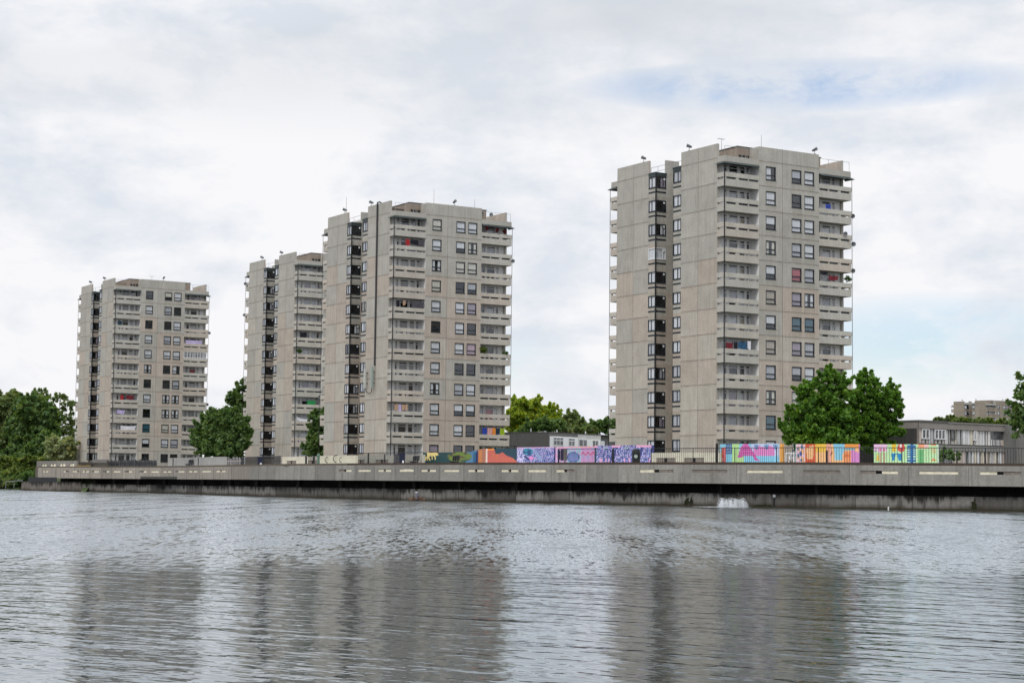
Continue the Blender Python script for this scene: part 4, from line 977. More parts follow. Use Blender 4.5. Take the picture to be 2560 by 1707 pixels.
# green bollard-like hydrant, white notice panel
mb = MB(); hz = on(795, 1133, 2.3).z - DZ; mb.tube([(0, 0, 0), (0, 0, hz * .8), (0, 0, hz * .86), (0, 0, hz)], [.14, .14, .2, .12], 10)
o = mb.build('green_bollard', plain('green_paint', (.10, .17, .13), .5), None, xy(795.5, 2.3) + Vector((0, 0, DZ))); tag(o, 'pale green bollard between the gate posts and the graffiti wall', 'bollard')
mb = MB(); p0, p1 = xy(1963, 4), xy(1986, 4); t_ = (p1 - p0).normalized(); L_ = (p1 - p0).length; hz = on(1975, 1131, 4).z - DZ
rr = random.Random(3)
for x0_, x1_, z0_, z1_ in ((0, L_, 0, .1), (0, L_, hz - .1, hz), (0, .1, .1, hz - .1), (L_ - .1, L_, .1, hz - .1)):
    mb.prism([(v.x, v.y) for v in (t_ * x0_, t_ * x1_, t_ * x1_ + Vector((0, .06, 0)), t_ * x0_ + Vector((0, .06, 0)))], z0_, z1_)
for _ in range(16):
    a = rr.uniform(.1, L_ * .8); z_ = rr.uniform(.1, hz - .3); w_ = rr.uniform(.08, .3)
    mb.prism([(v.x, v.y) for v in (t_ * a, t_ * (a + w_), t_ * (a + w_) + Vector((0, .03, 0)), t_ * a + Vector((0, .03, 0)))], z_, z_ + rr.uniform(.08, .3))
o = mb.build('gate_panel', M['frame_white'], None, p0 + Vector((0, 0, DZ))); tag(o, 'white ornamental gate panel between the first two bright hoardings', 'gate')

# ------------------------------------------------------------------ painted hoardings
def paint_mat():
    m, nt, b = new_mat('mural_paint')
    c = mixc(nt, ramp(nt, noise(nt, 5, 4), .3, .75), mixc(nt, 1.0, attr(nt), (.86, .86, .86), 'MULTIPLY'), attr(nt))
    c = mixc(nt, mathn(nt, 'MULTIPLY', ramp(nt, noise(nt, 1.0, 3, .6, (5, 5, .4)), .6, .85), .3), c, mixc(nt, 1.0, c, (.6, .6, .58), 'MULTIPLY'))
    nt.links.new(c, b.inputs['Base Color']); b.inputs['Roughness'].default_value = .55; return m
M['paint'] = paint_mat()
def inpoly(x, y, P):
    c = False; j = len(P) - 1
    for i in range(len(P)):
        if (P[i][1] > y) != (P[j][1] > y) and x < (P[j][0] - P[i][0]) * (y - P[i][1]) / (P[j][1] - P[i][1]) + P[i][0]: c = not c
        j = i
    return c
def mural(label, px0, px1, d, ytop, fn, bulge=.3, nx=96, nz=26, tops=None, name='painted_hoarding', group='painted hoardings along the promenade', rim=None):
    p0, p1 = xy(px0, d), xy(px1, d); t = p1 - p0; n = Vector((-t.y, t.x, 0)).normalized()
    T = empty(name, p0 + Vector((0, 0, DZ))); tag(T, label, 'hoarding', group)
    zt = on((px0 + px1) / 2, ytop, d).z - DZ; zlo_ = 0.0
    zf = (lambda s: zt) if tops is None else (lambda s: on(px0 + (px1 - px0) * s, tops(s), d).z - DZ)
    zvis = on((px0 + px1) / 2, 1151, d).z - DZ
    P = lambda s, q: t * s - n * (bulge * (1 - (2 * s - 1) ** 2)) + Vector((0, 0, q))
    mb = MB()
    for i in range(nx):
        s0, s1 = i / nx, (i + 1) / nx; za, zb = zf(s0), zf(s1)
        for k in range(nz):
            q0, q1 = k / nz, (k + 1) / nz
            sc, qz = (s0 + s1) / 2, (q0 + q1) / 2
            tz = (qz * (za + zb) / 2 - zvis) / ((za + zb) / 2 - zvis)       # 0 at the coping line, 1 at the top
            c = fn(sc, tz)
            mb.face([P(s0, za * q0), P(s1, zb * q0), P(s1, zb * q1), P(s0, za * q1)], 0, c)
        e = n * .35; rc = rim or (.4, .38, .36)
        mb.face([P(s0, za), P(s1, zb), P(s1, zb) + e, P(s0, za) + e], 0, rc)
        mb.face([P(s0, 0) + e, P(s1, 0) + e, P(s1, zb) + e, P(s0, za) + e], 0, (.3, .3, .3))
    for s_ in (0, 1):
        e = n * .35; z_ = zf(s_); mb.face([P(s_, 0), P(s_, 0) + e, P(s_, z_) + e, P(s_, z_)], 0, fn(min(.999, max(.001, s_)), .5))
    mb.build('painted_panel', M['paint'], T)
    return T
def sr_(r, g, b):
    m_ = .3 * r + .59 * g + .11 * b
    return tuple(((c / 255 + .055) / 1.055) ** 2.4 * .92 for c in (m_ + (x - m_) * .84 + 4 for x in (r, g, b)))
SKYB, LIMEG, PINKD, PINKL, REDO, COR, BLU, ORG, LILA = sr_(126, 205, 236), sr_(180, 228, 140), sr_(214, 70, 165), sr_(240, 130, 205), sr_(205, 78, 45), sr_(235, 105, 115), sr_(28, 92, 160), sr_(248, 165, 60), sr_(190, 205, 240)
def art_a(s, t):                  # first bright hoarding
    u = s * 100; v = t * 100
    if u > 96.5: return ORG
    c = SKYB if (v < 34 and u > 42) or v > 84 or 12 < u < 24 else LILA
    if u < 2.5: return SKYB
    if u < 7: c = REDO if v > 18 and v < 78 else SKYB if v >= 78 else sr_(235, 150, 140)
    elif u < 12: c = COR if v < 84 else SKYB
    elif u < 23: c = (BLU if v > 42 else SKYB)
    elif u < 33 or (u < 44 and v < 32) or (u < 36 and v > 20): c = LIMEG
    elif 56 < u < 95 and v > 30: c = PINKL if (60 < u < 90 and v < 84 + 4 * math.sin(u * .4)) else LILA
    if 12.5 < u < 23 and v > 42 and (int(u * .9) + int(v * .17)) % 3 == 0 and (u * .9 % 1) < .45 and (v * .17 % 1) < .5: c = (.6, .7, .8)
    if inpoly(u, v, [(33, 18), (40, 88), (45, 100), (50, 99), (54, 80), (61, 42), (65, 14), (69, 0), (62, 0), (58, 26), (46, 26), (45, 30), (40, 18)]): c = PINKD if (v % 9 > 1.2 and (u * 1.4) % 5 > .7) else sr_(228, 110, 190)
    for k in (63.5, 78.5, 91):
        if inpoly(u, v, [(k - 3.6, 92), (k + 3.6, 92), (k + 1.5, 66), (k - .5, 64)]): c = sr_(75, 95, 165) if (u + v * .3) % 2.5 > .8 else SKYB
    return c
def art_b(s, t):
    u = s * 100; v = t * 100
    c = sr_(250, 185, 115)
    if u < 1.2: return sr_(120, 200, 190)
    if u < 17: c = sr_(238, 195, 210) if (math.sin(u * .9) + math.sin(v * .13 + u * .3)) > -.3 else sr_(250, 178, 95)
    for (a, b, r1, r2) in ((4.5, 72, 1.5, 13), (11.5, 83, 2, 15), (5, 32, 1.6, 15), (9.5, 42, 2.1, 16), (10.5, 3, 2, 9)):
        if ((u - a) / r1) ** 2 + ((v - b) / r2) ** 2 < 1: return sr_(50, 115, 150) if r1 < 2.05 else sr_(40, 80, 165)
    if 17.5 < u < 34: c = sr_(226, 82, 42)
    if inpoly(u, v, [(19, 76), (20, 80), (30, 92), (32, 90), (31.5, 30), (30, 6), (22, 6), (20, 20)]): c = sr_(250, 185, 120)
    if 34 < u < 52 and v > 54: c = sr_(244, 190, 45)
    if 52 < u < 60: c = sr_(245, 170, 120) if int(u * 1.3 + v * .05) % 2 else sr_(238, 160, 150)
    if 58 < u < 62 and (u * 2.2 + v * .03) % 2 < .5: c = sr_(120, 60, 90)
    if inpoly(u, v, [(62, 100), (80, 100), (80, 58), (77, 40), (76, 0), (65, 0), (64.5, 70)]): c = sr_(125, 200, 230)
    if u > 80 and v > 78: c = sr_(250, 150, 50)
    if 78 < u < 95 and 62 < v < 78: c = sr_(115, 175, 190)
    if 78 < u < 90 and v < 60: c = sr_(245, 145, 85) if not (80 < u < 87 and 18 < v < 40) else sr_(235, 110, 50)
    if u > 89.5 and v < 58 + (95 - u) * 1.5: c = sr_(222, 130, 205)
    return c
def art_c(s, t):
    u = s * 100; v = t * 100
    c = sr_(185, 232, 165)
    if u < 22 and v > 55 + 6 * math.sin(u * .5): c = sr_(238, 190, 225)
    if 1 < u < 4 and 52 < v < 85 and int(v / 8) % 2: c = sr_(110, 90, 170)
    for k in (11, 16.5):
        if abs(u - k) < 1.7 and 58 < v < 76: c = sr_(225, 110, 150)
        elif abs(u - k) < 1.7 and v < 50: c = sr_(195, 160, 130)
    if inpoly(u, v, [(4, 0), (6, 48), (7, 30), (9, 0)]): c = sr_(238, 185, 35)
    if 29 < u < 36 and v > 56: c = sr_(244, 195, 20)
    if ((u - 44) / 6.2) ** 2 + ((v - 78) / 26) ** 2 < 1: c = sr_(232, 70, 62) if ((u - 43.5) / 1.9) ** 2 + ((v - 90) / 11) ** 2 > 1 else sr_(240, 225, 215)
    if inpoly(u, v, [(28, 46), (45, 46), (44, 0), (40, 0), (38, 34), (35, 34), (33, 0), (29.5, 0)]): c = sr_(15, 135, 205)
    if 53.5 < u < 67: c = sr_(20, 100, 170) if (58 < u < 62.5 or int(v / 7) % 2 == 0) else sr_(175, 225, 210)
    if 70 < u < 86 and v > 74: c = sr_(252, 160, 110) if u < 79 else sr_(245, 190, 180)
    if 71 < u < 78.5 and v < 70: c = sr_(95, 185, 105)
    if 80 < u < 96 and 41 < v < 46: c = sr_(240, 130, 70)
    if 89 < u < 97 and (abs(v - 95) < 4 or (45 < v < 80 and int(u + v * .2) % 3 == 0) or inpoly(u, v, [(88, 0), (93, 16), (97, 2)])): c = sr_(243, 135, 75)
    if u > 97.5: c = sr_(205, 232, 195)
    return c
GB = 'bright hoardings painted with bold shapes'
mural('first bright hoarding with pink, blue and lime shapes', 1800, 1955, 5.0, 1109.5, art_a, .45, 120, 30, group=GB, rim=(.5, .7, .8))
mural('middle bright hoarding in orange, red and light blue', 1989, 2147, 5.0, 1109.5, art_b, .45, 120, 30, group=GB, rim=(.8, .5, .2))
mural('rightmost bright hoarding in pale green with a red disc and blue arch', 2185, 2346, 5.0, 1110.5, art_c, .45, 120, 30, group=GB, rim=(.5, .7, .5))
def hsh(a, b, c=0):
    x = math.sin(a * 127.1 + b * 311.7 + c * 74.7) * 43758.5453; return x - math.floor(x)
def vnoise(x, y, c=0):
    xi, yi = math.floor(x), math.floor(y); fx, fy = x - xi, y - yi; fx = fx * fx * (3 - 2 * fx); fy = fy * fy * (3 - 2 * fy)
    a, b, d, e = hsh(xi, yi, c), hsh(xi + 1, yi, c), hsh(xi, yi + 1, c), hsh(xi + 1, yi + 1, c)
    return (a + (b - a) * fx) * (1 - fy) + (d + (e - d) * fx) * fy
VIO = [sr_(38, 42, 110), sr_(75, 85, 170), sr_(150, 150, 215), sr_(200, 195, 235), sr_(225, 150, 215), sr_(40, 95, 150)]
def fleck(u, v, sc=1.0, c=0):
    a = vnoise(u * 1.1 * sc, v * .13 * sc, c) * .6 + vnoise(u * 2.3 * sc, v * .3 * sc, c + 5) * .4
    return VIO[0] if a < .36 else VIO[1] if a < .47 else VIO[5] if a < .54 else VIO[2] if a < .62 else VIO[3] if a < .76 else VIO[4]
def art_p1(s, t):
    u, v = s * 100, t * 100
    if v > 92: return sr_(226, 160, 215) if vnoise(u * .2, 3) > .35 else VIO[3]
    if ((u - 30) / 14) ** 2 + ((v - 66) / 26) ** 2 < 1: return sr_(20, 70, 125) if vnoise(u * .3, v * .08, 3) < .6 else sr_(40, 140, 175)
    if inpoly(u, v, [(44, 85), (52, 80), (72, 0), (60, 0)]): return sr_(130, 150, 195)
    if inpoly(u, v, [(16, 40), (24, 38), (40, 0), (30, 0)]): return sr_(25, 50, 110)
    if ((u - 38) / 7) ** 2 + ((v - 20) / 14) ** 2 < 1: return sr_(232, 130, 205)
    if u < 22 and vnoise(u * .5, v * .1, 8) > .45: return VIO[3]
    return fleck(u, v, 1.5)
def art_p2(s, t):
    u, v = s * 100, t * 100
    if v > 90: return sr_(238, 150, 190) if vnoise(u * .25, 1) > .45 else sr_(236, 150, 120)
    if u < 5: return sr_(45, 50, 100)
    if 30 < u < 66:
        e = ((u - 48) / 15) ** 2 + ((v - 25) / 38) ** 2
        if .75 < e < 1: return sr_(60, 70, 150)
        if e < .75: return sr_(125, 135, 200) if int(u * .8 + v * .1) % 2 else sr_(95, 125, 185)
        return sr_(150, 200, 215) if vnoise(u * .3, v * .1) > .4 else sr_(200, 165, 215)
    if u >= 66:
        if abs(v - 48 - 9 * math.sin(u * .55)) < 6: return sr_(225, 80, 130)
        return sr_(215, 150, 205) if vnoise(u * .2, v * .05) > .45 else sr_(185, 165, 215)
    return sr_(205, 165, 212) if vnoise(u * .2, v * .06, 4) > .4 else sr_(222, 145, 185)
def art_p3(s, t):
    u, v = s * 100, t * 100
    if v > 86 and (abs(u - 42) < 8 or u > 76 or u < 6): return sr_(240, 165, 205)
    if u < 4: return sr_(20, 60, 80)
    if (abs(u - 22) < 4 or abs(u - 60) < 4) and 78 < v < 90: return sr_(150, 190, 160)
    for k in (35, 40, 84):
        if abs(u - k - (v - 50) * .06) < 1.3 and v < 95: return sr_(40, 50, 120)
    if v < 12 and vnoise(u * .35, 7) > .78: return sr_(225, 160, 205)
    return fleck(u, v, 1.6, 11)
YEL, DGR = sr_(236, 208, 120), sr_(16, 62, 66)
WOLF = [[(10, 96), (16, 99), (26, 96), (30, 99), (31.5, 104), (33, 97), (35, 84), (36.5, 70), (35, 64), (31.5, 62), (30, 68), (29, 60), (30, 20), (29, 12), (27.5, 12), (27.5, 34), (25.5, 52), (23.5, 60), (22, 50), (23, 20), (21.5, 14), (20, 16), (20.5, 46), (18.5, 58), (15.5, 54), (15, 36), (18, 6), (17, 0), (15, 2), (12.5, 30), (11.5, 20), (12.5, 0), (10.5, 0), (9.6, 22), (9, 40), (9.5, 70), (8.5, 84)], [(3, 0), (5, 42), (6.5, 60), (8.5, 40), (6.8, 0)]]
def art_w(s, t):
    u, v = s * 100, t * 100; k = u * 1.15 - 1
    if any(inpoly(k, v, P) for P in WOLF): return YEL
    if u > 50 and ((u - 74) / 24) ** 2 + ((v - 45) / 62) ** 2 < 1:
        q = vnoise(u * .14, v * .05, 2)
        return sr_(98, 125, 30) if q < .5 else sr_(80, 105, 40) if q < .62 else sr_(120, 55, 40) if q < .78 else sr_(40, 80, 50)
    if u > 86: return sr_(60, 120, 165)
    return DGR
def art_o(s, t):
    u, v = s * 100, t * 100
    ridge = [(49, 100), (53, 58), (59, 56), (63, 60), (68, 72), (74, 52), (81, 34), (88, 28), (92, 18), (97, 0)]
    if u < 14: return sr_(70, 130, 180) if u < 9 else sr_(60, 60, 110)
    if u < 31: return sr_(205, 118, 55) if u < 22 else sr_(175, 105, 75)
    if 31 < u < 35: return sr_(225, 205, 190)
    y = 100 if u < 49 else 0
    for (a, b), (c_, d_) in zip(ridge[:-1], ridge[1:]):
        if a <= u < c_: y = b + (d_ - b) * (u - a) / (c_ - a)
    if v < y: return sr_(240, 130, 40) if v > 86 else sr_(206, 88, 72) if vnoise(u * .3, v * .05) > .3 else sr_(205, 100, 60)
    return sr_(12, 58, 76)
GM = 'painted walls along the middle of the promenade'
mural('dark green mural wall with a walking yellow animal', 1056, 1182, 5.0, 1130, art_w, 0, 130, 30, name='mural_wall', group=GM)
mural('orange and dark teal mural wall with a mountain ridge', 1180, 1292, 5.4, 1121, art_o, 0, 110, 28, tops=lambda s: 1127.5 - 7 * min(1, s / .28) + 1.0 * s, name='mural_wall', group=GM, rim=sr_(240, 140, 50))
mural('purple and blue flecked mural wall with a dark blue bird shape', 1292, 1385, 5.4, 1117.5, art_p1, 0, 130, 28, name='mural_wall', group=GM, rim=sr_(230, 170, 215))
mural('pink and pale blue mural wall behind the information board', 1383, 1488, 5.5, 1117, art_p2, 0, 120, 26, tops=lambda s: 1118 - 3 * s, name='mural_wall', group=GM, rim=sr_(240, 160, 190))
mural('blue and lilac flecked mural wall with pink top behind the round bin', 1486, 1628, 5.2, 1113, art_p3, .25, 160, 28, name='mural_wall', group=GM, rim=sr_(240, 170, 210))

# ------------------------------------------------------------------ low houses
M['lgrey'] = concrete('lowrise_grey', .3, (.12, .112, .105), None, 1.0); M['clad'] = plain('white_cladding', (.86, .86, .86), .7, .05, 1)
def house_frame(px0, px1, Y0_, Y1_):
    a, b = at(px0, 1130, Y0_), at(px1, 1130, Y1_); a.z = b.z = 0; return a, (b - a)
def house_mid():
    a, t = house_frame(1372, 1545, 268, 283); L = t.length; th = math.atan2(t.y, t.x)
    T = empty('low_house', (a.x, a.y, DZ), th); tag(T, 'low grey and white house with white framed windows between the two nearer towers', 'house')
    k = 275 / FPX; zt = at(1372, 1081, 268).z - DZ
    X = lambda px: (at(px, 1100, 275).x - at(1372, 1100, 268).x) / math.cos(th) * 1.0
    S = lambda px: (px - 1372) / (1545 - 1372) * L
    Zp = lambda py: at(1420, py, 272).z - DZ
    w = MB(); w.box((S(1372), 0, -1), (S(1442), 9, zt), 0, (.20, .197, .19)); w.box((S(1372) - .05, -.05, zt), (S(1442) - .02, 9, zt + .12), 1)
    w.box((S(1442) + .01, .0, -1), (S(1500), 9, Zp(1084)), 0, (.7, .69, .67)); w.box((S(1500) + .01, .5, -1), (S(1545), 9, Zp(1085)), 0, (.17, .168, .16)); w.box((S(1442), -.05, Zp(1084)), (S(1545), 9, Zp(1084) + .12), 1)
    # long blank flank towards the left
    fl = at(1284, 1130, 291); fl.z = DZ; loc = Vector((fl.x - a.x, fl.y - a.y)); loc = Vector((loc.x * math.cos(th) + loc.y * math.sin(th), -loc.x * math.sin(th) + loc.y * math.cos(th)))
    q = [(0 - .01, 0.02), (loc.x, loc.y), (loc.x + 1.5, loc.y + 6), (-.01, 8.8)]
    w.prism(q, -1, zt - .01, 0, (.165, .162, .156)); w.prism([(q[0][0], q[0][1] - .05), (q[1][0] - .05, q[1][1]), q[2], q[3]], zt, zt + .1, 1)
    w.build('wall', [M['lgrey'], M['roof']], T)
    pn = MB(); pn.box((S(1373.5), -.08, -1), (S(1441.5), -.002, Zp(1092))); pn.box((S(1443), -.07, -1), (S(1498), -.002, Zp(1096))); pn.box((S(1506), .44, -1), (S(1516), .499, Zp(1097.5))); pn.build('white_cladding', M['clad'], T)
    for (p0, p1, y0, y1, cols, tr) in ((1381, 1405, 1094, 1115, 3, True), (1418, 1433, 1094.5, 1115, 2, True), (1443, 1464, 1096, 1115, 2, False), (1477, 1492, 1097, 1115, 2, False)):
        o = MB(); x0, x1, z0, z1 = S(p0), S(p1), Zp(y1), Zp(y0); fw = .11; y = -.14
        o.box((x0, y, z0), (x1, -.082, z0 + fw)); o.box((x0, y, z1 - fw), (x1, -.082, z1))
        for c in range(cols + 1):
            xc = x0 + (x1 - x0 - fw) * c / cols; o.box((xc, y - .003, z0 + fw), (xc + fw, -.082, z1 - fw))
        if tr: o.box((x0 + fw, y - .001, z1 - .5), (x1 - fw, -.082, z1 - .38))
        f = o.build('window', M['frame_white'], T); p = MB(); p.face([(x0, -.095, z0), (x1, -.095, z0), (x1, -.095, z1), (x0, -.095, z1)]); p.build('pane', WGL, f)
    for px in (1355, 1417, 1488): 
        c = MB(); c.tube([(0, 0, 0), (0, 0, .5)], .09, 8); c.build('flue', M['frame_white'], T, (S(px), 2., zt + .1))
def wgl():
    m, nt, b = new_mat('grey_glazing'); b.inputs['Base Color'].default_value = (.055, .06, .062, 1); b.inputs['Roughness'].default_value = .08; b.inputs['Specular IOR Level'].default_value = .8
    nt.links.new(mixc(nt, ramp(nt, noise(nt, .9, 3, .6), .35, .65), (.03, .033, .035), (.16, .165, .165)), b.inputs['Base Color']); return m
WGL = wgl()
house_mid()
def house_right():
    Ya, Yb = 212, 208
    a = at(2298, 1130, Ya); a.z = 0; b = at(2515, 1130, 221); b.z = 0; t = b - a; L = t.length; th = math.atan2(t.y, t.x)
    T = empty('long_low_house', (a.x, a.y, DZ), th); tag(T, 'long low grey house with pale striped panels between the green trees at right', 'house')
    zt = at(2298, 1054, Ya).z - DZ; k = Ya / FPX
    S = lambda px: L * ((px - 2298) / 217) * (1 - .055 + .055 * (px - 2298) / 217)
    Z = lambda py: at(2298, py, Ya).z - DZ
    zf1, zw0, zb1, zb0 = Z(1070), Z(1108), Z(1110), Z(1123.5)
    w = MB(); D = (.30, .275, .255)
    w.box((0, 0, zf1), (L, 10, zt), 0, D); w.box((0, .35, -.6), (L, 10, zf1), 0, (.06, .06, .058)); w.box((0, 0, zb0), (L, .35, zb1), 0, (.27, .265, .25))
    w.box((S(2515) - .2, -.6, -.6), (S(2530), 10, zt + .1), 0, (.20, .197, .19)); w.box((S(2530), -2.2, -.6), (S(2640), 10, Z(1066)), 0, (.24, .236, .226))
    w.box((-.05, -.08, zt), (S(2370), 10, zt + .22), 1); w.box((S(2370), -.1, zt - .02), (L, 10, zt + .12), 0, (.3, .29, .27))
    fl = at(2215, 1130, 226); loc = Vector((fl.x - a.x, fl.y - a.y)); loc = Vector((loc.x * math.cos(th) + loc.y * math.sin(th), -loc.x * math.sin(th) + loc.y * math.cos(th)))
    q = [(0, .01), (loc.x, loc.y), (loc.x + 2, 9.8), (0.001, 9.9)]
    w.prism(q, -.6, zt - .005, 0, (.26, .225, .21)); w.prism([(q[0][0], -.06), (q[1][0] - .05, q[1][1]), q[2], q[3]], zt, zt + .2, 1)
    for px in (2369, 2426): w.box((S(px) - .03, -.006, zb0), (S(px) + .03, 0, zb1), 2); w.box((S(px) - .03, -.006, zf1), (S(px) + .03, 0, zt - .1), 2)
    w.build('wall', [M['lgrey'], M['roof'], M['joint']], T)
    cl = MB(); cl.box((S(2532), -2.26, Z(1116)), (S(2640), -2.2, Z(1080))); cl.build('white_cladding', M['clad'], T)
    rr = random.Random(9); tones = [(.72, .70, .68), (.68, .62, .5), (.62, .53, .48), (.48, .48, .48), (.76, .76, .76)]
    class Strips:
        def box(self, lo, hi, m, t): b_ = MB(); b_.box(lo, hi, m, t); b_.build('panel_strip', M['cream2'], T)
    st = Strips(); x = .12
    wins = [(2307, 2326), (2339, 2366), (2380, 2391), (2437, 2443)]
    while x < L - .3:
        w_ = rr.choice((.12, .16, .3, .5, .42)); px = 2298 + 217 * x / L
        if any(S(p0) - .1 < x + w_ / 2 < S(p1) + .1 for p0, p1 in wins): x += .2; continue
        if S(2478) < x < S(2508): st.box((x, .2, zw0 + .05), (x + w_, .3, zw0 + .75), 0, rr.choice(tones)); x += w_ + .2; continue
        st.box((x, .14 + rr.uniform(0, .1), zw0 + .05), (x + w_, .3, zf1 - .02), 0, rr.choice(tones)); x += w_ + rr.choice((.08, .14, .2, .3))
    x = S(2385)
    while x < L - .3:
        w_ = rr.choice((.12, .3, .5, .4)); st.box((x, .14, -.6), (x + w_, .3, zb0 - .04), 0, rr.choice(tones)); x += w_ + rr.choice((.12, .2, .3, .45))
    gz = MB(); gz.box((.02, .31, zw0), (L - .02, .345, zf1)); gz.box((.02, .31, -.6), (L - .02, .345, zb0)); gz.build('glazing', WGL, T)
    for (p0, p1), cols in zip(wins, (2, 3, 1, 1)):
        o = MB(); x0, x1, z0, z1 = S(p0), S(p1), zw0 + .55, zf1 - .05; fw = .12; m_ = 'frame_white' if cols > 1 or p0 > 2430 else 'roof'
        o.box((x0, .05, z0), (x1, .2, z0 + fw)); o.box((x0, .05, z1 - fw), (x1, .2, z1))
        for c in range(cols + 1):
            xc = x0 + (x1 - x0 - fw) * c / cols; o.box((xc, .04, z0 + fw), (xc + fw, .2, z1 - fw))
        f = o.build('window', M[m_], T); p = MB(); p.face([(x0, .15, z0), (x1, .15, z0), (x1, .15, z1), (x0, .15, z1)]); p.build('pane', WGL, f)
        for c in range(cols):
            pp = MB(); xa = x0 + (x1 - x0) * c / cols; pp.box((xa + .15, .16, zw0 + .05), (xa + (x1 - x0) / cols - .12, .28, zw0 + .45), 0, (.5, .48, .45)); pp.build('spandrel', M['cream'], T)
house_right()
# small grey store at the foot of the conduit tower
mb = MB(); a = at(1280, 1130, 262); zt = at(1280, 1098, 262).z - DZ
mb.box((-.8, 0, zt - .9), (.9, 3, zt), 0, (.2, .2, .19)); mb.box((-.75, .2, -.5), (-.6, .4, zt - .9), 0, (.1, .1, .1)); mb.box((.3, .2, -.5), (.45, .4, zt - .9), 0, (.1, .1, .1))
o = mb.build('store_canopy', M['lgrey'], None, (a.x, a.y, DZ)); tag(o, 'small grey canopy on thin posts at the right foot of the conduit tower', 'canopy')

# ------------------------------------------------------------------ quay and handrail at the far left
mb = MB(); p0, p1 = at(53, 1215, 270), at(152, 1215, 255)
t_ = Vector((p1.x - p0.x, p1.y - p0.y, 0)); n_ = Vector((-t_.y, t_.x, 0)).normalized()
q = [Vector((0, 0, 0)), t_, t_ + n_ * 3, n_ * 3]; mb.prism([(v.x, v.y) for v in q], -.6, 1.35, 0, (.21, .185, .165))
o = mb.build('quay_wall', M['lower'], None, (p0.x, p0.y, 0)); tag(o, 'low stained quay wall below the left end of the promenade', 'wall')
T = empty('dark_fence', (p0.x + .5, p0.y + 2, 1.35)); tag(T, 'dark boarded fence standing on the low quay', 'fence')
mb = MB(); L_ = t_.length * .72; td = t_.normalized(); x = 0
while x < L_:
    a, b = td * x, td * (x + .22); mb.prism([(v.x, v.y) for v in (a, b, b + n_ * .05, a + n_ * .05)], 0, .62 + .05 * random.random()); x += .25
mb.build('boards', M['fence_d'], T)
mb = MB(); a, b = at(14, 1220, 292), at(56, 1215, 285); a.z = b.z = .3
mb.tube([a, a + Vector((0, 0, .95)), b + Vector((0, 0, 1.2)), b], .05, 6); mb.tube([a.lerp(b, .5), a.lerp(b, .5) + Vector((0, 0, 1.07))], .04, 6)
o = mb.build('handrail', M['metal']); tag(o, 'thin grey handrail on the grassy left bank', 'handrail')

# ------------------------------------------------------------------ in the water
def foam_mat():
    m, nt, b = new_mat('water_foam'); b.inputs['Base Color'].default_value = (.86, .88, .90, 1); b.inputs['Roughness'].default_value = .7
    b.inputs['Subsurface Weight'].default_value = .0
    tr = N(nt, 'ShaderNodeBsdfTransparent'); tl = N(nt, 'ShaderNodeBsdfTranslucent'); tl.inputs[0].default_value = (.9, .92, .95, 1)
    mx = nt.nodes.new('ShaderNodeMixShader'); mx.inputs[0].default_value = .4; m2 = nt.nodes.new('ShaderNodeMixShader')
    nt.links.new(b.outputs[0], mx.inputs[1]); nt.links.new(tl.outputs[0], mx.inputs[2])
    nt.links.new(ramp(nt, noise(nt, 7, 4, .7), .36, .5, .6, 1.0), m2.inputs[0]); nt.links.new(tr.outputs[0], m2.inputs[1]); nt.links.new(mx.outputs[0], m2.inputs[2])
    nt.links.new(m2.outputs[0], nt.nodes['Material Output'].inputs[0]); return m
M['foam'] = foam_mat()
fp = on(1830, 1267, -1.2); F = empty('fountain', (fp.x, fp.y, 0)); tag(F, 'white bubbling fountain splashing at the foot of the wall', 'fountain')
kpx = fp.y / FPX; rr = random.Random(4)
for (dx, w_, h_) in ((-25, 9, 22), (-13, 8, 19), (-3, 9, 22), (8, 7, 21), (17, 6, 18), (27, 8, 22), (34, 5, 14)):
    mb = MB()
    for _ in range(800):
        q = rr.random() ** 1.35; z_ = q * h_ * kpx * 1.05; sp_ = w_ * kpx * (1.5 - .7 * q ** .8)
        x_, y_ = rr.gauss(0, .48) * sp_, rr.gauss(0, .48) * sp_; r_ = rr.uniform(.012, .05) * (1.25 - .75 * q)
        v = [Vector((rr.uniform(-1, 1), rr.uniform(-1, 1), rr.uniform(-1.4, 1.4))) * r_ + Vector((x_, y_, z_)) for _ in range(4)]
        mb.face([v[0], v[1], v[2]]); mb.face([v[0], v[2], v[3]]); mb.face([v[1], v[2], v[3]])
    mb.tube([(0, 0, -.05), (0, 0, h_ * kpx * .4), (0, 0, h_ * kpx * .78)], [w_ * kpx * .75, w_ * kpx * .62, .08], 9)
    mb.build('water_jet', M['foam'], F, (dx * kpx, rr.uniform(-.2, .2), 0))
mb = MB()
for _ in range(900):
    x_, y_, z_ = rr.gauss(4, 22) * kpx, rr.gauss(0, 12) * kpx, abs(rr.gauss(0, 12)) * kpx; r_ = rr.uniform(.008, .026)
    v = [Vector((rr.uniform(-1, 1), rr.uniform(-1, 1), rr.uniform(-1, 1))) * r_ + Vector((x_, y_, z_)) for _ in range(3)]; mb.face(v)
mb.build('spray', M['foam'], F)
mb = MB()
for _ in range(700):
    a = rr.uniform(0, 6.28); r_ = rr.random() ** .7; x_, y_ = math.cos(a) * r_ * 1.55 - .15 + (rr.random() ** 3) * -1.6, math.sin(a) * r_ * 1.1; s_ = rr.uniform(.02, .09)
    mb.face([(x_ - s_, y_ - s_, .015), (x_ + s_, y_ - s_ * .7, .03), (x_ + s_ * .8, y_ + s_, .015), (x_ - s_ * .6, y_ + s_, .035)])
mb.build('foam', M['foam'], F)
np_ = on(1042, 1257, -2.5); T = empty('debris_post', (np_.x, np_.y, 0)); tag(T, 'grey round post with brown branches caught round it in the water', 'post')
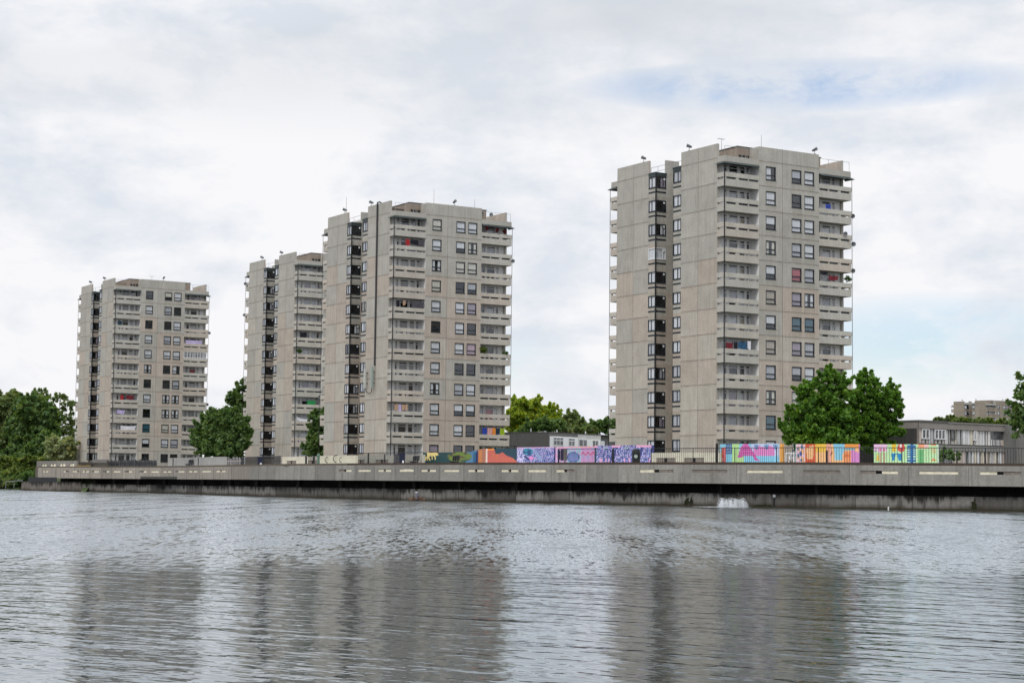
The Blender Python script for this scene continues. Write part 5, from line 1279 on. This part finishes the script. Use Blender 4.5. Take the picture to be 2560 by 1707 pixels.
k_ = np_.y / FPX; mb = MB(); mb.tube([(0, 0, -.4), (0, 0, 18 * k_), (0, 0, 20.5 * k_)], [4.2 * k_, 4.2 * k_, 3.4 * k_], 14); mb.build('post', plain('weathered_steel_post', (.17, .165, .20), .5, .25), T)
mb = MB(); mb.tube([(-1.2 * k_, -.02, 20.5 * k_), (-1.2 * k_, -.02, 22.5 * k_)], [2.8 * k_, 2.2 * k_], 12); mb.build('cap', M['frame_white'], T)
mb = MB(); mb.tube([(0, 0, -.1), (0, 0, 5 * k_)], [6.5 * k_, 5.5 * k_], 14); mb.build('collar', M['black'], T)
M['twig'] = plain('dead_wood', (.16, .105, .075), .9, .5, 3)
for sd in (-1, 1):
    mb = MB()
    for _ in range(60):
        x_ = sd * rr.uniform(4, 19) * k_; p = Vector((x_, rr.uniform(-.4, .4), 0)); e = p + Vector((rr.uniform(-7, 7) * k_, rr.uniform(-.3, .3), rr.uniform(3, 15) * k_ * (1.1 - abs(x_ / k_) / 28))); m_ = p.lerp(e, .5) + Vector((rr.uniform(-3, 3) * k_, 0, rr.uniform(0, 3) * k_))
        mb.tube([p, m_, e], [.05, .035, .015], 5)
    mb.build('branches', M['twig'], T)
wp_ = on(2221, 1279, -2.5); mb = MB(); mb.tube([(0, 0, -.3), (.0, 0, .22), (.02, 0, .27)], [.05, .05, .03], 8); o = mb.build('marker_stake', M['frame_white'], None, (wp_.x, wp_.y, 0)); tag(o, 'short white stake standing in the water near the right', 'stake')

# ------------------------------------------------------------------ ground and water
def water_mat():
    m, nt, b = new_mat('lake_water'); nt.nodes.remove(b)
    tc = nt.nodes.new('ShaderNodeTexCoord'); sx = N(nt, 'ShaderNodeSeparateXYZ'); nt.links.new(tc.outputs['Object'], sx.inputs[0])
    def wave(sx_, sy_, rot, amp, det=2, loc=(0, 0, 0), rough=.5, pw=None):
        mp = nt.nodes.new('ShaderNodeMapping'); mp.vector_type = 'TEXTURE'; mp.inputs['Scale'].default_value = (1 / sx_, 1 / sy_, 1); mp.inputs['Rotation'].default_value = (0, 0, rot); mp.inputs['Location'].default_value = loc
        nt.links.new(tc.outputs['Object'], mp.inputs[0]); n = N(nt, 'ShaderNodeTexNoise', Scale=1.0, Detail=det, Roughness=rough); nt.links.new(mp.outputs[0], n.inputs['Vector'])
        return mathn(nt, 'MULTIPLY', n.outputs['Fac'] if pw is None else mathn(nt, 'POWER', n.outputs['Fac'], pw), amp)
    far = ramp(nt, mathn(nt, 'ADD', sx.outputs[1], mathn(nt, 'MULTIPLY', noise(nt, 1.0, 2, .5, (.12, .03, 1)), 14)), 37, 52)
    gust = ramp(nt, noise(nt, 1.0, 3, .55, (.07, .03, 1)), .3, .7, .7, 1.35)
    chop = mathn(nt, 'ADD', wave(2.2, 3.6, -.5, .022, 2), wave(5.0, 7.5, .2, .007, 1, (3, 1, 0)))
    swell = mathn(nt, 'ADD', wave(.75, 2.0, -.66, .065, 3, (7, 2, 0), .55, 2.2), wave(.4, .8, -.35, .024, 2, (1, 9, 0)))
    amt = mathn(nt, 'MULTIPLY', mathn(nt, 'ADD', mathn(nt, 'MULTIPLY', far, FAR_A), NEAR_A), gust)
    hgt = mathn(nt, 'ADD', mathn(nt, 'MULTIPLY', chop, amt), mathn(nt, 'MULTIPLY', swell, SWELL_A))
    bp = N(nt, 'ShaderNodeBump', Strength=1.0, Distance=1.0); nt.links.new(hgt, bp.inputs['Height'])
    g = N(nt, 'ShaderNodeBsdfGlossy'); g.inputs['Roughness'].default_value = .04; g.inputs[0].default_value = (.885, .93, .975, 1)
    d = N(nt, 'ShaderNodeBsdfDiffuse'); d.inputs[0].default_value = (.045, .052, .048, 1)
    fr = N(nt, 'ShaderNodeFresnel', IOR=1.34)
    tl = mathn(nt, 'ADD', mathn(nt, 'SUBTRACT', noise(nt, 1.0, 4, .75, (6.5, .85, 1)), .5), mathn(nt, 'MULTIPLY', mathn(nt, 'SUBTRACT', noise(nt, 1.0, 3, .6, (.5, .06, 1), loc=(4, 2, 0)), .5), .5))
    tl = mathn(nt, 'MULTIPLY', tl, mathn(nt, 'ADD', mathn(nt, 'MULTIPLY', far, TILT_F), TILT_N))
    tl = mathn(nt, 'SUBTRACT', tl, mathn(nt, 'ADD', mathn(nt, 'MULTIPLY', far, BIAS_F), .006)); cb = N(nt, 'ShaderNodeCombineXYZ'); nt.links.new(tl, cb.inputs[1])
    va = N(nt, 'ShaderNodeVectorMath', operation='ADD'); nt.links.new(bp.outputs[0], va.inputs[0]); nt.links.new(cb.outputs[0], va.inputs[1])
    nm = N(nt, 'ShaderNodeVectorMath', operation='NORMALIZE'); nt.links.new(va.outputs[0], nm.inputs[0])
    for n in (g, d, fr): nt.links.new(nm.outputs[0], n.inputs['Normal'])
    mx = nt.nodes.new('ShaderNodeMixShader'); nt.links.new(mathn(nt, 'MULTIPLY', mathn(nt, 'POWER', fr.outputs[0], .9), mathn(nt, 'ADD', mathn(nt, 'MULTIPLY', far, .42), 1.02), True), mx.inputs[0]); nt.links.new(d.outputs[0], mx.inputs[1]); nt.links.new(g.outputs[0], mx.inputs[2])
    nt.links.new(mx.outputs[0], nt.nodes['Material Output'].inputs[0]); return m
NEAR_A, FAR_A, SWELL_A, TILT_N, TILT_F, BIAS_F = .36, .38, .52, .08, .95, .100
mb = MB(); mb.face([(-900, -200, 0), (700, -200, 0), (700, 420, 0), (-900, 420, 0)])
o = mb.build('water', water_mat()); tag(o, kind='structure')
def ground_mat():
    m, nt, b = new_mat('ground_grass_and_paving')
    c = mixc(nt, ramp(nt, noise(nt, .06, 5), .45, .55), (.05, .075, .025), (.17, .165, .155))
    nt.links.new(mixc(nt, ramp(nt, noise(nt, 3, 4), .3, .7), mixc(nt, 1.0, c, (.7, .7, .7), 'MULTIPLY'), c), b.inputs['Base Color']); b.inputs['Roughness'].default_value = .95; return m
M['ground'] = ground_mat()
OL = offset_line(5.0)
bank = [Vector((-900, 420)), Vector((-300, 345)), Vector((-110, 328)), Vector((-84, 318)), Vector((-72, 285))] + OL[2:]
mb = MB()
for a, b in zip(bank[:-1], bank[1:]):
    fa, fb = Vector((a.x * 9 - 200, 9000)), Vector((b.x * 9 + 200, 9000))
    fa.x = -9000 + 18000 * (bank.index(a) / (len(bank) - 1)); fb.x = -9000 + 18000 * (bank.index(b) / (len(bank) - 1))
    mb.face([(a.x, a.y, 2.72), (b.x, b.y, 2.72), (fb.x, fb.y, 2.72), (fa.x, fa.y, 2.72)])
o = mb.build('ground', M['ground']); tag(o, kind='structure')
mb = MB(); L2, L3 = offset_line(.76), offset_line(5.2)
for i in range(1, len(L2) - 2): mb.face([(L2[i].x, L2[i].y, DZ), (L2[i + 1].x, L2[i + 1].y, DZ), (L3[i + 1].x, L3[i + 1].y, DZ), (L3[i].x, L3[i].y, DZ)])
o = mb.build('promenade', M['gwall']); tag(o, kind='structure')
mb = MB()
for a, b in zip(bank[:5], bank[1:6]):
    mb.face([(a.x, a.y - 9, -.3), (b.x, b.y - 9, -.3), (b.x, b.y, 2.71), (a.x, a.y, 2.71)])
def grass_mat():
    m, nt, b = new_mat('bank_grass'); nt.links.new(mixc(nt, ramp(nt, noise(nt, 1.2, 5, .7), .3, .7), (.03, .05, .012), (.10, .14, .04)), b.inputs['Base Color']); b.inputs['Roughness'].default_value = .95; return m
o = mb.build('bank', grass_mat()); tag(o, kind='structure')

# ------------------------------------------------------------------ sky, sun
SUN_EL, SUN_AZ = math.radians(48), math.radians(208)      # azimuth clockwise from +Y: behind and to the left of the camera
w = bpy.data.worlds.new('World'); scene.world = w; w.use_nodes = True; nt = w.node_tree
for n in list(nt.nodes): nt.nodes.remove(n)
out = N(nt, 'ShaderNodeOutputWorld'); tc = N(nt, 'ShaderNodeTexCoord')
sky = N(nt, 'ShaderNodeTexSky', sky_type='NISHITA', sun_disc=False, sun_elevation=SUN_EL, sun_rotation=SUN_AZ)
b1 = N(nt, 'ShaderNodeBackground', Strength=.13); nt.links.new(mixc(nt, 1.0, sky.outputs[0], (.90, .95, 1.04), 'MULTIPLY'), b1.inputs[0])
def wn(scale, detail, rough, st, loc=(0, 0, 0), dist=0.):
    mp = nt.nodes.new('ShaderNodeMapping'); mp.inputs['Scale'].default_value = st; mp.inputs['Location'].default_value = loc
    nt.links.new(tc.outputs['Generated'], mp.inputs[0]); n = N(nt, 'ShaderNodeTexNoise', Scale=scale, Detail=detail, Roughness=rough, Distortion=dist); nt.links.new(mp.outputs[0], n.inputs['Vector']); return n.outputs['Fac']
sxyz = N(nt, 'ShaderNodeSeparateXYZ'); nt.links.new(tc.outputs['Generated'], sxyz.inputs[0]); zz = sxyz.outputs[2]
c1 = wn(8, 8, .58, (1, 1, 2.5), (1.3, .2, .4), .25); c2 = wn(18, 8, .62, (1, 1, 1.8), (4, 1, 2), .2); c3 = wn(2.6, 3, .5, (1, 1, 4.5), (2.2, 5, .1))
den = mathn(nt, 'ADD', mathn(nt, 'ADD', mathn(nt, 'MULTIPLY', c1, .55), mathn(nt, 'MULTIPLY', c2, .38)), mathn(nt, 'MULTIPLY', c3, .22))
cloud = mixc(nt, ramp(nt, den, .475, .625), (.735, .78, .85), (.945, .945, .965))
top = ramp(nt, zz, .185, .25)                               # a greyer bank of cloud high up
cloud = mixc(nt, mathn(nt, 'MULTIPLY', mathn(nt, 'MULTIPLY', top, ramp(nt, c3, .35, .6)), .85), cloud, (.60, .645, .70))
boost = ramp(nt, zz, .32, .9, 1.0, 2.3)
b2 = N(nt, 'ShaderNodeBackground'); nt.links.new(cloud, b2.inputs[0]); nt.links.new(boost, b2.inputs[1])
# two thin openings in the cloud
def gap(az, el, wa, we):
    d = Vector((math.sin(az) * math.cos(el), math.cos(az) * math.cos(el), math.sin(el)))
    ax = mathn(nt, 'DIVIDE', mathn(nt, 'SUBTRACT', sxyz.outputs[0], d.x), wa); ez = mathn(nt, 'DIVIDE', mathn(nt, 'SUBTRACT', zz, d.z), we)
    r2 = mathn(nt, 'ADD', mathn(nt, 'MULTIPLY', ax, ax), mathn(nt, 'MULTIPLY', ez, ez)); front = mathn(nt, 'GREATER_THAN', sxyz.outputs[1], 0)
    return mathn(nt, 'MULTIPLY', ramp(nt, r2, 0, 1, 1, 0), front)
def azel(px, py): r = ray(px, py).normalized(); return math.atan2(r.x, r.y), math.asin(r.z)
gp = mathn(nt, 'ADD', mathn(nt, 'ADD', mathn(nt, 'MULTIPLY', gap(*azel(2000, 215), .13, .015), .85), mathn(nt, 'MULTIPLY', gap(*azel(2330, 860), .11, .030), .85)), mathn(nt, 'MULTIPLY', gap(*azel(1290, 900), .04, .02), .5), True)
op = mathn(nt, 'MULTIPLY', mathn(nt, 'MULTIPLY', gp, ramp(nt, c2, .34, .54)), .9, True)
mx = nt.nodes.new('ShaderNodeMixShader'); nt.links.new(op, mx.inputs[0]); nt.links.new(b2.outputs[0], mx.inputs[1]); nt.links.new(b1.outputs[0], mx.inputs[2]); nt.links.new(mx.outputs[0], out.inputs[0])
sun = bpy.data.lights.new('sun', 'SUN'); sun.energy = 1.3; sun.angle = math.radians(14); sun.color = (1, .955, .89)
so = bpy.data.objects.new('sun', sun); COL.objects.link(so)
sd = Vector((math.sin(SUN_AZ) * math.cos(SUN_EL), math.cos(SUN_AZ) * math.cos(SUN_EL), math.sin(SUN_EL)))
so.rotation_euler = sd.to_track_quat('Z', 'Y').to_euler(); so.location = (-40, -60, 80)

scene.view_settings.view_transform = 'Standard'; scene.view_settings.look = 'None'; scene.view_settings.exposure = 0; scene.view_settings.gamma = 1
scene.render.engine = 'CYCLES'; cy = scene.cycles
cy.max_bounces = 6; cy.diffuse_bounces = 3; cy.glossy_bounces = 3; cy.transparent_max_bounces = 10; cy.transmission_bounces = 2
cy.use_denoising = True; cy.denoiser = 'OPENIMAGEDENOISE'; cy.denoising_input_passes = 'RGB_ALBEDO_NORMAL'; cy.denoising_prefilter = 'ACCURATE'; cy.caustics_reflective = False; cy.caustics_refractive = False; cy.sample_clamp_indirect = 6
cy.use_adaptive_sampling = True; cy.adaptive_threshold = .01
